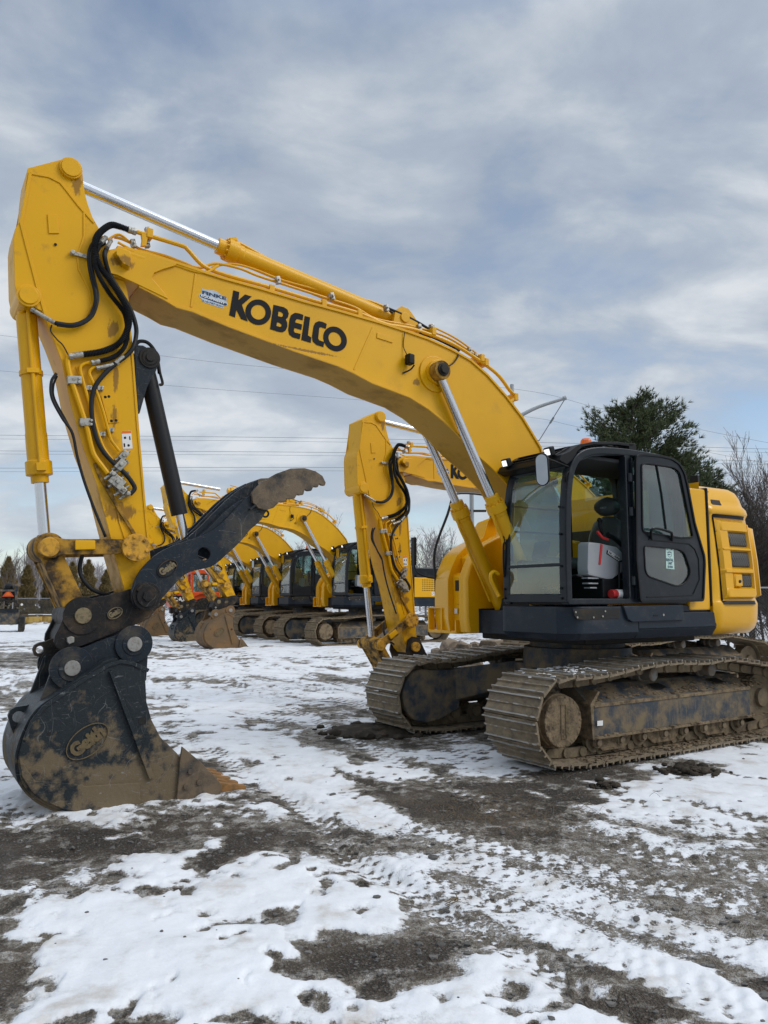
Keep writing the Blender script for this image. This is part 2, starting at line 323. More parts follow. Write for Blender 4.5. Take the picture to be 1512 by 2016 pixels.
# =================== the near excavator (all geometry in its own frame: x forward, y left, z up) ===========
root=thing('excavator','large yellow excavator with a dark thumb and open cab door, nearest in the yard','excavator',(CX,CY,0),AZ,'yellow excavators parked in a row')
INFO={}    # object name -> (group, keep for far copies)
def part(name,mb,material,grp='house',bevel=.006,parent=None,far=True,label=None,ang=38,seg=2,norm=True):
    first=None
    for q in (split(mb) if name not in ONE else [mb]):
        o=put(name,q.mesh(name,material,bevel,ang,seg,True,norm),parent or root)
        if label: o['label']=label
        INFO[o.name]=(grp,far); first=first or o
    return first
ONE={'crawler_track','lettering','print','rental_print','emblem_lettering','cast_lettering','badge_lettering','headrest_print','caked_mud','snow_crumbs','sprocket','travel_motor_cover','bolt_hole','cab_bolt','bolt_head','floor_papers','notice_sheet','warning_band','operator_seat','cab_frame','roof_guard'}
def split(mb,mx=12):
    bm=mb.bm; bm.verts.ensure_lookup_table(); bm.verts.index_update(); n=len(bm.verts); pr=list(range(n))
    def fi(a):
        while pr[a]!=a: pr[a]=pr[pr[a]]; a=pr[a]
        return a
    for e in bm.edges: pr[fi(e.verts[0].index)]=fi(e.verts[1].index)
    isl={}
    for v in bm.verts: isl.setdefault(fi(v.index),[]).append(v.index)
    if len(isl)<2: return [mb]
    ks=list(isl); bb=[]
    for k in ks:
        c=[bm.verts[i].co for i in isl[k]]; bb.append([min(q[j] for q in c)-.004 for j in range(3)]+[max(q[j] for q in c)+.004 for j in range(3)])
    g=list(range(len(ks)))
    def fg(a):
        while g[a]!=a: a=g[a]
        return a
    for i in range(len(ks)):
        for j in range(i):
            if all(bb[i][k]<=bb[j][k+3] and bb[j][k]<=bb[i][k+3] for k in range(3)): g[fg(i)]=fg(j)
    cl={}
    for i in range(len(ks)): cl.setdefault(fg(i),[]).extend(isl[ks[i]])
    if len(cl)<2 or len(cl)>mx: return [mb]
    out=[]
    for vs in cl.values():
        nb=bmesh.new(); mp={}
        for i in vs: mp[i]=nb.verts.new(bm.verts[i].co)
        S=set(vs)
        for f in bm.faces:
            if f.verts[0].index in S: nb.faces.new([mp[v.index] for v in f.verts])
        for e in bm.edges:
            if not e.link_faces and e.verts[0].index in S: nb.edges.new((mp[e.verts[0].index],mp[e.verts[1].index]))
        m2=MB(); m2.bm.free(); m2.bm=nb; out.append(m2)
    bm.free(); return out
V0=.08                      # boom centre plane
BN,BF=V0+.26,V0-.26         # boom sides
AN,AF=V0+.22,V0-.22         # arm sides
# ---- pins -------------------------------------------------------------
FOOT=(.55,2.15); PIN=T(222,505,BN+.02); TIP=T(285,1172,.3); LIFT=T(862,732,.42); ARMTOP=T(139,333,.3)
BPIN=T(56,583,.3); LPIN=T(97,1077,.3); COUP=T(162.5,1212,.34); LINKA=T(267,1077,.3)
LFOOT=(1.25,1.62)
# ---- boom ---------------------------------------------------------------
c4o,c4s=(380,420),2.16; c5o,c5s=(150,420),5.04; c6o,c6s=(440,540),5.815
top=[(213,492),(230,488),(258,493),(287,499),(345,518),(402,537),(440,549),(509,568),(600,595),(667,613),(741,634),(797,652),(843,668),(889,689),(926,710),(959,739),(996,781),(1028,823),(1063,881)]
bot=[(1000,955),(985,938),(968,920),(926,883),(894,848),(871,827),(843,804),(806,781),(764,765),(732,753),(695,733),(664,719),(578,690),(450,642),(378,612),(348,604),(323,589),(273,563),(240,549),(212,540),(203,520),(203,503)]
TOP=TL(top,BN)+[(.62,2.9),(.42,2.3)]; BOT=[(.42,2.0),(.62,2.02),(1.0,2.5)]+TL(bot,BN)
b=MB().prism(TOP+BOT,BF,BN)
boom=part('boom',b,'yellow','boom',.008)
b=MB()                                    # flange plates standing proud of the side plates
b.prism(offset(TOP[1:-1],.012)+offset(TOP[1:-1],-.016)[::-1],BF-.018,BN+.018)
bb=BOT[2:-4]; b.prism(offset(bb,.012)+offset(bb,-.016)[::-1],BF-.018,BN+.018)
part('flange_plate',b,'yellow','boom',.003)
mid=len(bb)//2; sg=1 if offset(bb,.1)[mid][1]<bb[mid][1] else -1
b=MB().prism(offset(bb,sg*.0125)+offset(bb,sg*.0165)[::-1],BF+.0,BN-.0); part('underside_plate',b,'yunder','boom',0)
b=MB(); f=CR(c5o,c5s,[(545,385),(690,400),(985,500),(985,525),(850,565),(765,600),(745,650),(870,800),(905,860),(620,722),(400,620),(300,595),(290,480),(300,400),(400,350)],BN)
b.prism(f,BN-.01,BN+.028); b.prism(f,BF-.028,BF+.01)
part('fork_plate',b,'yellow','boom',.006)
b=MB().ribbon(CR(c5o,c5s,[(1185,600),(1140,930)],BN),.02,BN,BN+.008); b.ribbon(CR(c4o,c4s,[(765,485),(685,665)],BN),.02,BN,BN+.007)
part('weld_strip',b,'yellow','boom',.003)
b=MB().prism(CR(c4o,c4s,[(782,508),(850,530),(848,552),(780,530)],BN),BN,BN+.012); part('cover_plate',b,'yellow','boom',.004)
lc=(LIFT[0],LIFT[1]); b=MB()
b.cylv(T(855,737,BN),BN-.01,BN+.022,.215,36); b.cylv(T(859,735,BN),BN,BN+.06,.15,32); b.cylv(lc,BN,BN+.04,.13,28)
part('pivot_boss',b,'yellow','boom',.008)
b=MB().cylv(lc,V0-.46,V0+.46,.075,28); b.cylv(lc,V0+.46,V0+.49,.055,8); part('lift_pin',b,'deep','boom',.006)
b=MB().cylv(lc,BN+.03,V0+.44,.112,28); b.cylv(lc,V0-.44,BF-.03,.112,28); part('rod_eye',b,'ydirty','boom',.008)
# lettering along the boom, traced stroke by stroke
def el(cx,cy,rx,ry,rot,n=40): return circ((cx,cy),rx,n,ry,rot)
b=MB(); E_=BN+.002
def cr6(p): return CR(c6o,c6s,p,BN)
def rc(pts): return cr6(pts)
b.shape([rc([(112,185),(180,205),(170,296),(245,232),(322,256),(210,352),(276,541),(200,512),(146,406),(130,494),(64,470)])],E_,E_+.003)
b.shape([rc(el(397,435,150,143,.75)),rc(el(397,435,86,83,.75))],E_,E_+.003)
b.shape([rc([(572,350),(690,378),(730,405),(745,450),(738,490),(712,520),(728,555),(730,600),(710,645),(675,665),(630,660),(532,628)]),
         rc([(628,424),(662,434),(682,452),(680,478),(662,490),(621,480)]),rc([(612,548),(645,558),(665,578),(662,600),(640,602),(604,594)])],E_,E_+.003)
b.shape([rc([(912,466),(905,528),(850,512),(828,520),(818,552),(898,575),(890,638),(808,614),(803,648),(815,668),(882,684),(872,745),(790,722),(752,690),(740,640),(755,520),(772,468),(815,442),(860,448)])],E_,E_+.003)
b.shape([rc([(930,478),(990,494),(965,700),(1003,724),(998,786),(890,752)])],E_,E_+.003)
b.shape([rc([(1180,568),(1170,625),(1115,606),(1095,615),(1082,735),(1095,757),(1152,776),(1143,835),(1062,808),(1022,770),(1012,720),(1030,595),(1050,555),(1090,537),(1130,545)])],E_,E_+.003)
b.shape([rc(el(1276,741,150,126,.95)),rc(el(1274,742,84,68,.95))],E_,E_+.003)
part('lettering',b,'ink','boom',0)
# dealer sticker
def sx(p): return CR((380,560),18.9,p,BN)
b=MB().prism(sx([(330,150),(420,180),(480,190),(560,230),(600,205),(760,230),(900,270),(1030,390),(1060,400),(1240,480),(1260,520),(1240,620),(1290,760),(1250,800),(1130,800),(1130,880),(1080,890),(330,640),(340,560),(250,480),(205,430),(240,360),(310,330)]),BN+.001,BN+.003)
st=part('dealer_sticker',b,'bluesticker','boom',0,label='pale blue dealer sticker beside the lettering')
b=MB()
def tx(mb,txt,a,c,hpx,pix,vv,bold=.03,th=.004):
    A=pix([a])[0]; C_=pix([c])[0]; H_=pix([(a[0],a[1]-hpx)])[0]; h=math.dist(A,H_)
    mb.text(txt,(A[0],vv,A[1]),(C_[0],vv,C_[1]),h,0,th,bold)
tx(b,'FINKE',(330,355),(1235,600),130,sx,BN,.05); tx(b,'510-787-9331',(340,630),(1110,865),62,sx,BN,.03)
b.prism(sx([(240,420),(270,380),(330,385),(1180,690),(1260,730),(1240,790),(1180,790),(300,480)]),BN+.003,BN+.0036); part('print',b,'inkblue','boom',0,parent=st)
b=MB(); tx(b,'EQUIPMENT',(285,450),(1180,762),85,sx,BN,.04,.0045); part('print',b,'white','boom',0,parent=st)
# work light on the boom
b=MB(); q=TV(800,711,BN); b.obox(q+Vector((0,.07,0)),(1,0,.1),(0,1,0),(0,0,1),.038,.05,.058); part('work_light',b,'black','boom',.012)
b=MB().tube([TV(808,722,BN)+Vector((0,.08,0)),TV(803,730,BN)+Vector((0,.05,0)),TV(792,735,BN)+Vector((0,.01,0))],.01); b.tube([TV(797,700,BN)+Vector((0,.04,0)),TV(794,680,BN+.01),TV(797,654,BN+.02)],.005); part('light_cable',b,'hose','boom',0)
# ---- lift cylinders ---------------------------------------------------------
def ext(a,b,k): return (a[0]+(b[0]-a[0])*k,a[1]+(b[1]-a[1])*k)
HEAD=T(970,985,.42); d=Vector(HEAD)-Vector(LIFT); d.normalize(); LFOOT=(HEAD[0]+d.x*-0+ d.x*1.62,HEAD[1]+d.y*1.62)
for s in (1,-1):
    vv=V0+.345*s; A=(LIFT[0],vv,LIFT[1]); H_=(HEAD[0],vv,HEAD[1]); L_=(LFOOT[0],vv,LFOOT[1])
    o=part('cylinder_rod',MB().cyl(A,L_,.052,None,28),'chrome','lrod',0)
    b=MB(); D=Vector(L_)-Vector(H_); n_=D.length
    b.lathe(H_,L_,[(-.06,.062),(-.06,.088),(.04,.09),(.045,.118),(.15,.12),(.16,.102),(.2,.1),(.205,.094),(n_-.12,.092),(n_-.1,.06),(n_,.06)],28)
    dn=D.normalized()
    for k in range(10):
        a=k*.628; sd=Vector((0,1,0)); up=dn.cross(sd); c_=Vector(H_)+dn*.04+(sd*math.cos(a)+up*math.sin(a))*.105
        b.cyl(c_,c_-dn*.025,.012,None,6)
    b.cylv(LFOOT,vv-.09,vv+.09,.11)
    part('cylinder_barrel',b,'yellow','lbar',.003)
    up=Vector((dn.z,0,-dn.x)); up=up if up.x>0 else -up; P_=lambda t,o,y=0:Vector(H_)+dn*t+up*o+Vector((0,y,0))
    part('hydraulic_pipe',MB().tube([P_(.12,.11,.03),P_(.25,.13,.03),P_(.45,.12,.02),P_(.6,.125,0),P_(1.0,.125,0),P_(1.3,.13,0)],.017),'yellow','lbar',0)
# ---- arm cylinder ------------------------------------------------------------
AH=T(440,489,V0); AB=T(783,633,V0)
part('cylinder_rod',MB().cyl((ARMTOP[0],V0,ARMTOP[1]),(AH[0],V0,AH[1]),.056,None,28),'chrome','arod',0)
b=MB(); n_=math.dist(AH,AB); b.lathe((AH[0],V0,AH[1]),(AB[0],V0,AB[1]),[(-.07,.066),(-.07,.083),(.03,.085),(.03,.118),(.14,.12),(.15,.1),(.2,.1),(.21,.094),(n_-.2,.094),(n_-.12,.07),(n_,.07)],28)
dn=(Vector((AB[0],0,AB[1]))-Vector((AH[0],0,AH[1]))).normalized(); up=Vector((dn.z,0,-dn.x)); up=up if up.z>0 else -up
for k in range(12):
    a=k*.5236; c_=Vector((AH[0],V0,AH[1]))+dn*.03+(Vector((0,1,0))*math.cos(a)+up*math.sin(a))*.103; b.cyl(c_,c_-dn*.025,.012,None,6)
b.cylv(AB,V0-.1,V0+.1,.13,28); part('cylinder_barrel',b,'yellow','abar',.003)
b=MB(); b.prism([ext(AB,AH,.0)]and [(AB[0]+x,AB[1]+z) for x,z in ((.17,-.17),(.13,.06),(.04,.135),(-.06,.12),(-.15,.03),(-.3,-.2))],V0+.11,V0+.15); b.prism([(AB[0]+x,AB[1]+z) for x,z in ((.17,-.17),(.13,.06),(.04,.135),(-.06,.12),(-.15,.03),(-.3,-.2))],V0-.15,V0-.11); b.cylv(AB,V0-.17,V0+.17,.06)
part('cylinder_lug',b,'yellow','boom',.006)
pp=[(463,476,V0+.02),(478,482,V0+.03),(600,548,V0+.04),(695,584,V0+.05),(732,594,V0+.06),(764,607,V0+.08)]
part('hydraulic_pipe',MB().tube(TP(pp),.016),'yellow','boom',0)
b=MB().cyl(TV(455,487,V0),TV(463,474,V0+.03),.03,None,12); b.obox(TV(458,473,V0+.04),(1,0,-.4),(0,1,0),(.4,0,1),.04,.035,.02); part('port_block',b,'yellow','abar',.004)
# ---- pipes along the boom --------------------------------------------------------
def bp(pts,r,m='yellow'): return part('hydraulic_pipe' if m=='yellow' else 'hydraulic_hose',MB().tube(TP(pts),r),m,'boom',0)
v1,v2,v3=BN-.04,BN-.12,BN-.2
bp([(261,454,v1),(293,464,v1),(358,484,v1),(370,492,v1),(400,523,v1),(440,540,v1),(526,564,v1),(612,590,v1),(704,616,v1),(760,638,v1),(820,650,v1),(880,672,v1),(926,698,v1),(977,735,v1),(1003,768,v1),(1014,780,v1),(1006,790,v1),(998,789,v1)],.022)
bp([(225,467,v2),(239,470,v2),(261,480,v2),(277,491,v2),(329,505,v2),(388,527,v2),(424,519,v2),(470,528,v2),(505,542,v2),(547,556,v2),(653,590,v2),(700,606,v2),(741,628,v2),(815,643,v2),(880,664,v2),(930,696,v2),(975,735,v2)],.015)
bp([(212,472,v3),(235,462,v3),(262,482,v3),(290,497,v3),(360,516,v3),(400,535,v3),(424,524,v3),(460,520,v3),(500,530,v3),(560,553,v3),(640,575,v3),(690,592,v3),(720,606,v3),(760,625,v3),(812,640,v3)],.013)
bp([(232,477,BN),(261,492,BN),(300,505,BN),(345,522,BN),(400,537,BN),(430,523,BN-.03)],.013)
bp([(764,607,v2),(790,618,v2),(820,633,v2),(845,648,v2)],.016,'hose'); bp([(764,611,v2-.06),(800,630,v2-.06),(870,672,v2),(893,683,v2),(903,695,BN),(895,712,BN+.03),(882,722,BN+.1)],.009,'hose')
bp([(826,655,v1),(860,668,v2),(905,690,v2)],.014,'hose'); bp([(845,640,v2),(900,668,v2),(945,702,v2),(960,720,v2)],.012)
b=MB()
for x,y in ((290,461),(528,570),(630,598),(700,618),(845,652),(940,704),(948,712),(1006,780)):
    q=TV(x,y,v2); b.obox(q+Vector((0,0,-.03)),(1,0,0),(0,1,0),(0,0,1),.028,.11,.045)
part('pipe_bracket',b,'yellow','boom',.004)
b=MB()
for x,y in ((547,552),(653,584),(825,645),(850,645),(924,690),(936,702),(291,456),(289,480),(262,480),(760,607)):
    q=TV(x,y,v2+.02); b.obox(q,(1,0,-.3),(0,1,0),(.3,0,1),.022,.03,.038); b.cylv((q.x,q.z),q.y,q.y+.045,.012,8)
part('pipe_clamp',b,'zinc','boom',.004)
# ---- boom tip guard, head bracket ------------------------------------------------
b=MB().prismT(CR(c5o,c5s,[(370,390),(430,360),(530,395),(535,470),(520,570),(440,530),(400,470),(372,430)],BN+.03),BN+.02,BN+.1,0,.12); b.prism(CR(c5o,c5s,[(460,370),(680,440),(685,470),(600,460),(540,430),(500,440)],BN),BN,BN+.03)
part('pin_guard',b,'yellow','boom',.01)
b=MB().prism(CR(c5o,c5s,[(640,190),(715,200),(690,330),(640,330),(650,270)],v1),v1-.02,v1+.02); part('pipe_stand',b,'yellow','boom',.004)
# ---- arm ---------------------------------------------------------------------------
L1=[(54.6,331),(132,311),(147,313),(157,321),(162,334),(164,357),(167,380),(173,402),(182,427),(198,455),(215,490),(232,525),(249,565),(255,600),(258,650),(263,700),(271,799),(281,931),(291,1031),(297,1110),(302,1160),(296,1195),(278,1203),(262,1190),(246,1165),(225,1090),(215,1047),(190,951),(165,885),(140,799),(122,712),(104,664),(93,638),(82,612),(65,603),(50,605),(37,597),(29,560),(27,470),(30,450),(46,425),(50,368)]
ARM=TL(L1,AN); b=MB().prism(ARM,AF+.015,AN-.015); arm=part('arm',b,'ygrime','arm',.01)
# proud side plate (upper web reinforcement) and long edge strips
W=CR((0,280),3.024,[(180,185),(290,205),(360,240),(400,300),(500,410),(590,520),(560,640),(590,760),(600,900),(540,1000),(440,1090),(340,1080),(260,900),(190,640),(130,500),(150,350)],AN)
b=MB()
for a0,a1 in ((AN-.016,AN),(AF,AF+.016)): b.prism(offset(ARM,-.002 if False else 0,True),a0,a1)
part('side_plate',b,'ygrime','arm',.004)
b=MB(); P_=lambda l:CR((0,280),3.024,l,AN)
for vv in ((AN,AN+.01),(AF-.01,AF)):
    b.ribbon(P_([(180,185),(290,205),(360,240),(400,290),(470,380),(560,480)]),.022,*vv)
    b.ribbon(P_([(180,185),(150,350),(125,480),(160,620),(220,850),(280,1060)]),.026,*vv)
    b.ribbon(P_([(500,420),(500,560),(460,680),(470,760),(530,880),(545,970),(500,1060),(430,1090),(330,1075)]),.016,*vv)
    b.ribbon(TL([(150,722),(182,825),(215,930),(236,1030),(246,1060)],AN),.014,*vv)
    b.ribbon(TL([(253,620),(262,720),(270,830),(279,930),(287,1020),(293,1080)],AN),.02,*vv)
part('edge_rib',b,'ygrime','arm',.003)
b=MB().prism(P_([(281,430),(340,432),(352,545),(290,545)]),AN,AN+.012); b.prism(TL([(198,778),(228,778),(235,832),(213,834)],AN),AN,AN+.008); part('cover_plate',b,'ygrime','arm',.004)
b=MB()
for x,y in ((207,782),(214,781),(219,829),(228,828),(109,482)): b.cylv(T(x,y,AN),AN+.006,AN+.0095,.013,12)
part('bolt_hole',b,'black','arm',0)
b=MB().cylv(ARMTOP,AF-.03,AN+.03,.1,28); b.cylv(ARMTOP,AN+.02,AN+.045,.085,28); part('arm_pin',b,'yellow','arm',.006)
b=MB().cylv(BPIN,AF-.02,AN+.02,.1,28); b.cylv(BPIN,AN+.015,AN+.035,.078,28); part('arm_pin',b,'yellow','arm',.006)
b=MB()
for k,(x,y) in enumerate(((140,505),(166,512))): pass
b.ribbon(P_([(415,663),(460,672),(530,692)]),.035,AN+.01,AN+.03); b.cylv(P_([(430,664)])[0],AN+.02,AN+.05,.02,10); part('hose_bracket',b,'zinc','arm',.004)
# cast lugs where the arm straddles
# ---- hoses ----------------------------------------------------------------------------
a1,a2=AN+.05,AN+.10
def hz(pts,r,grp='arm',rib=0,nm='hydraulic_hose',far=True): return part(nm,MB().tube(TP(pts),r,10,rib=rib),'hose',grp,0,None,far,None,180 if not rib else 60)
hz([(252,452,v1),(235,446,v1),(219,443,.32),(202,453,.36),(190,468,.40),(186,490,.42),(190,507,.43),(200,530,a2),(216,551,a2),(235,580,a2),(250,608,a2),(254,634,a2),(246,660,a2),(229,680,a1),(200,692,a1),(163,698,a1)],.031,'arm',.026)
hz([(204,478,.3),(195,484,.36),(188,500,a2+.03),(187,520,a2+.03),(196,545,a2),(215,577,a1),(235,602,a1),(247,622,a1),(251,650,a1+.03),(247,678,a1+.03),(233,697,a1),(215,706,a1),(196,711,a1)],.024,'arm',.022)
hz([(201,470,.3),(186,477,.38),(177,494,a1),(176,519,a1),(181,547,a1),(188,575,a1),(188,597,a1),(179,621,a1),(163,634,a1),(140,640,a1),(108,636,a1)],.02)
hz([(206,476,.3),(190,480,.40),(181,498,a1+.04),(180,520,a1+.04),(186,550,a1+.03),(192,577,a1),(191,598,a1+.02),(182,622,a1+.02),(163,637,a1+.02),(140,643,a1),(112,640,a1)],.013)
hz([(210,490,BN),(206,505,a2),(216,540,a1),(240,580,a1),(258,612,AN+.02),(267,640,AN+.02),(268,660,AN+.02),(262,684,a1),(249,700,a1),(229,715,a1),(205,737,a1),(187,762,a1),(180,795,a1),(184,838,a1),(195,875,a1),(215,903,a1),(245,931,a1),(260,950,a1),(265,962,a1),(256,973,a1)],.021)
hz([(111,735,AN),(101,752,AN),(102,783,AN),(122,822,AN),(142,852,AN),(152,898,AN),(165,945,AN),(184,998,AN),(208,1057,AN)],.013); hz([(112,740,AN-.1),(105,760,AN-.1),(107,785,AN-.1),(128,825,AN-.05),(144,855,AN-.03)],.010)
hz([(102,640,AN),(100,652,AN+.02),(112,668,AN+.02),(124,680,AN+.02),(136,702,AN+.02)],.006)
hz([(163,1090,.2),(157,1116,.22),(162,1138,.24),(180,1159,.24),(200,1168,.2),(215,1172,.1)],.019)
hz([(78,630,AF),(90,650,AF-.04),(100,668,AF-.03)],.02,far=False)
b=MB(); 
for p_,q_,r_ in (((163,698,a1),(142,701,a1),.03),((196,711,a1),(186,713,a1),.024),((223,718,a1),(196,724,a1),.022),((108,636,a1),(68,612,AN),.02),((252,452,v1),(262,455,v1),.033),((198,478,.36),(206,470,.3),.024),((211,488,.38),(217,476,.3),.02),((243,702,a1),(232,712,a1),.024)):
    A,B_=TV(*p_),TV(*q_); b.cyl(A,B_,r_,r_*.9,14); b.cyl(B_,B_+(B_-A).normalized()*.03,r_*1.1,None,6)
part('hose_fitting',b,'zinc','arm',.003)
# rigid pipes on the arm
def ap(pts,r): return part('hydraulic_pipe',MB().tube([TV(x,y,AN+.035) for x,y in pts],r),'ygrime','arm',0)
ap([(142,701),(136,703),(133,712),(137,735),(146,765),(165,822),(172,845),(180,880),(188,900),(212,932)],.023)
ap([(180,713),(166,716),(158,725),(164,752),(182,815),(195,858),(206,885),(228,914)],.014)
ap([(196,722),(182,725),(176,735),(184,755),(200,800),(214,850),(220,868),(235,888)],.014)
b=MB().ribbon(TL([(186,912),(197,940),(232,1000),(268,1058)],AN),.03,AN,AN+.022); part('hose_guard',b,'ydirty','arm',.004)
def clamp(x,y,w,h,m='zinc',t=.06):
    b=MB(); q=TV(x,y,AN+t/2); b.obox(q,(1,0,-.12),(0,1,0),(.12,0,1),w,t/2,h)
    for s in (-1,1): b.cylv((q.x-w*.6,q.z+s*h*.5),q.y,q.y+t/2+.012,.013,8)
    part('pipe_clamp',b,m,'arm',.004)
clamp(146,749,.06,.035); clamp(170,832,.06,.035); clamp(174,764,.03,.022,t=.04); clamp(197,765,.026,.02,t=.04); clamp(200,855,.03,.02,t=.04); clamp(217,847,.03,.02,t=.04)
b=MB()
for x,y,w,h in ((242,897,.045,.03),(236,916,.05,.035),(229,949,.05,.065),(221,934,.02,.03),(240,966,.03,.03),(250,973,.02,.02)):
    q=TV(x,y,AN+.05); b.obox(q,(.8,0,.6),(0,1,0),(-.6,0,.8),h,.045,w)
    b.cyl(q,q+Vector((0,.065,0)),.02,None,8); b.cyl(q-Vector((.06,0,-.05)),q+Vector((.07,0,-.05)),.014,None,8)
for x,y in ((249,906),(252,930),(243,930),(251,910)): b.cyl(TV(x,y,AN),TV(x,y,AN+.06),.013,None,8)
part('valve',b,'zinc','arm',.006)
sk=part('warning_sticker',MB().prism(TL([(239,849),(258,848),(261,883),(242,884)],AN),AN+.001,AN+.003),'white','arm',0,label='small white warning sticker')
b=MB().prism(TL([(239.5,849),(257.7,848.3),(258,853),(240,854)],AN),AN+.003,AN+.004); part('warning_band',b,'warn','arm',0,parent=sk)
b=MB(); 
for x,y in ((246,862),(253,877)): b.cylv(T(x,y,AN),AN+.003,AN+.004,.012,8)
b.prism(TL([(243,873),(246,873),(246.5,880),(243.5,880)],AN),AN+.003,AN+.004); b.prism(TL([(254,859),(256,859),(257,866),(254.5,866)],AN),AN+.003,AN+.004); part('pictogram',b,'ink','arm',0,parent=sk)
# rust and dirt runs under the top pin
# ---- bucket cylinder ---------------------------------------------------------------
BH=T(86,945,V0); BT=T(55,588,V0); BL=T(97,1077,V0)
BPINc=BPIN; D=(Vector(LPIN)-Vector(BPIN)); n_=D.length; D.normalize(); hh=(Vector(T(86,948,.2))-Vector(BPIN)).length
b=MB(); A=(BPIN[0],V0+.02,BPIN[1]); Z_=(LPIN[0],V0+.02,LPIN[1])
b.lathe(A,Z_,[(0,.07),(.1,.07),(.12,.088),(hh-.45,.088),(hh-.44,.092),(hh-.2,.092),(hh-.19,.112),(hh-.07,.112),(hh-.06,.075),(hh,.075),(hh+.0,.05)],28); b.cylv(BPIN,V0-.12,V0+.16,.1)
part('cylinder_barrel',b,'yellow','bbar',.004)
part('cylinder_rod',MB().cyl(Vector(A)+Vector((D.x,0,D.y))*(hh-.5),Vector(Z_)-Vector((D.x,0,D.y))*.09,.05,None,26),'chrome','brod',0)
b=MB().cylv(LPIN,V0-.09,V0+.13,.1); b.cyl(Vector(Z_)-Vector((D.x,0,D.y))*.12,Z_,.06,.07); part('rod_eye',b,'ydirty','brod',.005)
q=Vector((D.x,0,D.y)); o_=Vector((-D.y,0,D.x)); o_=o_ if o_.x<0 else -o_
b=MB().tube([Vector(A)+q*.1+Vector((0,.1,0))+o_*.01,Vector(A)+q*.2+Vector((0,.105,0)),Vector(A)+q*(hh-.35)+Vector((0,.105,0)),Vector(A)+q*(hh-.14)+Vector((0,.125,0))],.018); b.obox(Vector(A)+q*(hh-.13)+Vector((0,.12,0)),q,(0,1,0),o_,.035,.03,.04)
for k in (.62,): b.lathe(Vector(A)+q*k,Vector(A)+q*(k+.05),[(0,.085),(0,.1),(.04,.1),(.04,.085)],24); b.obox(Vector(A)+q*(k+.02)+Vector((0,.11,0)),q,(0,1,0),o_,.02,.02,.05)
part('hydraulic_pipe',b,'yellow','bbar',.002)
# ---- links -------------------------------------------------------------------------
b=MB()
lk=TL([(97,1056),(112,1058),(130,1061),(243,1061),(262,1058),(280,1066),(284,1078),(278,1092),(262,1097),(243,1090),(200,1091),(121,1092),(108,1098),(93,1098),(80,1090),(76,1076),(83,1062)],AN+.09)
for a0,a1_ in ((AN+.03,AN+.085),(AF-.085,AF-.03)): b.prism(lk,a0,a1_)
part('bucket_link',b,'ydirty','linkA',.008)
b=MB().prism(TL([(147,1064),(187,1064),(187,1082),(147,1083)],AN+.085),AN+.08,AN+.11); part('link_block',b,'yellow','linkA',.01)
b=MB().cylv(T(97,1077,AN+.1),AF-.11,AN+.115,.083,28); part('link_pin',b,'ypin','linkA',.008)
b=MB().cylv(T(267,1078,AN+.09),AN+.07,AN+.125,.125,28)
for k in range(6):
    c_=T(267,1078,AN+.09); b.cyl((c_[0]+.095*math.cos(k*1.047+.3),AN+.12,c_[1]+.095*math.sin(k*1.047+.3)),(c_[0]+.095*math.cos(k*1.047+.3),AN+.14,c_[1]+.095*math.sin(k*1.047+.3)),.017,None,8)
part('pin_cap',b,'ypin','linkA',.006)
b=MB(); l2=TL([(80,1100),(90,1092),(125,1093),(146,1140),(166,1182),(178,1205),(170,1222),(152,1222),(127,1204),(104,1152)],AN)
b.prism(l2,AN-.02,AN+.02); b.prism(l2,AF-.02,AF+.02); b.prism([ext(p,((l2[0][0]+l2[5][0])/2,(l2[0][1]+l2[5][1])/2),.12) for p in l2],AF,AN-.03); b.cylv(LPIN,AF-.02,AN+.02,.125)
part('bucket_link',b,'ydirty','linkB',.008)
# ---- coupler --------------------------------------------------------------------------
c9o,c9s=(0,1000),4.725
CN,CF=V0+.27,V0-.27
co=[(127,1209),(131,1198),(139,1189),(150,1183),(165,1181),(212,1172),(240,1165),(262,1158),(300,1150),(318,1165),(312,1195),(303,1206),(294,1218),(275,1227),(233,1243),(169,1269),(135,1281),(121,1281),(111,1275),(106,1265),(108,1252),(118,1233)]
b=MB(); cc=TL(co,CN); b.prism(cc,CN-.045,CN); b.prism(cc,CF,CF+.045)
b.prism([ext(p,(sum(x[0] for x in cc)/len(cc),sum(x[1] for x in cc)/len(cc)),.10) for p in cc],CF+.03,CN-.03)
cp=part('coupler',b,'coupler','bucket',.008)
b=MB().cylv(COUP,CF-.03,CN+.012,.165,32); part('pin_boss',b,'coupler','bucket',.006)
b=MB().cylv(COUP,CF-.04,CN+.03,.07,28); part('coupler_pin',b,'gold','bucket',.006)
b=MB().shape([TL([(64,1279),(68,1270),(78,1265),(92,1262),(108,1255),(118,1262),(112,1285),(92,1288),(80,1294),(68,1291)],V0+.1),circ(T(78,1279,V0+.1),.033,16)],V0+.06,V0+.12); part('lifting_eye',b,'coupler','bucket',0)
b=MB().prismT(CR(c9o,c9s,[(615,1205),(660,1190),(690,1200),(690,1250),(640,1270),(620,1250)],CN),CN,CN+.025,0,.1); part('lock_block',b,'steel','bucket',.004)
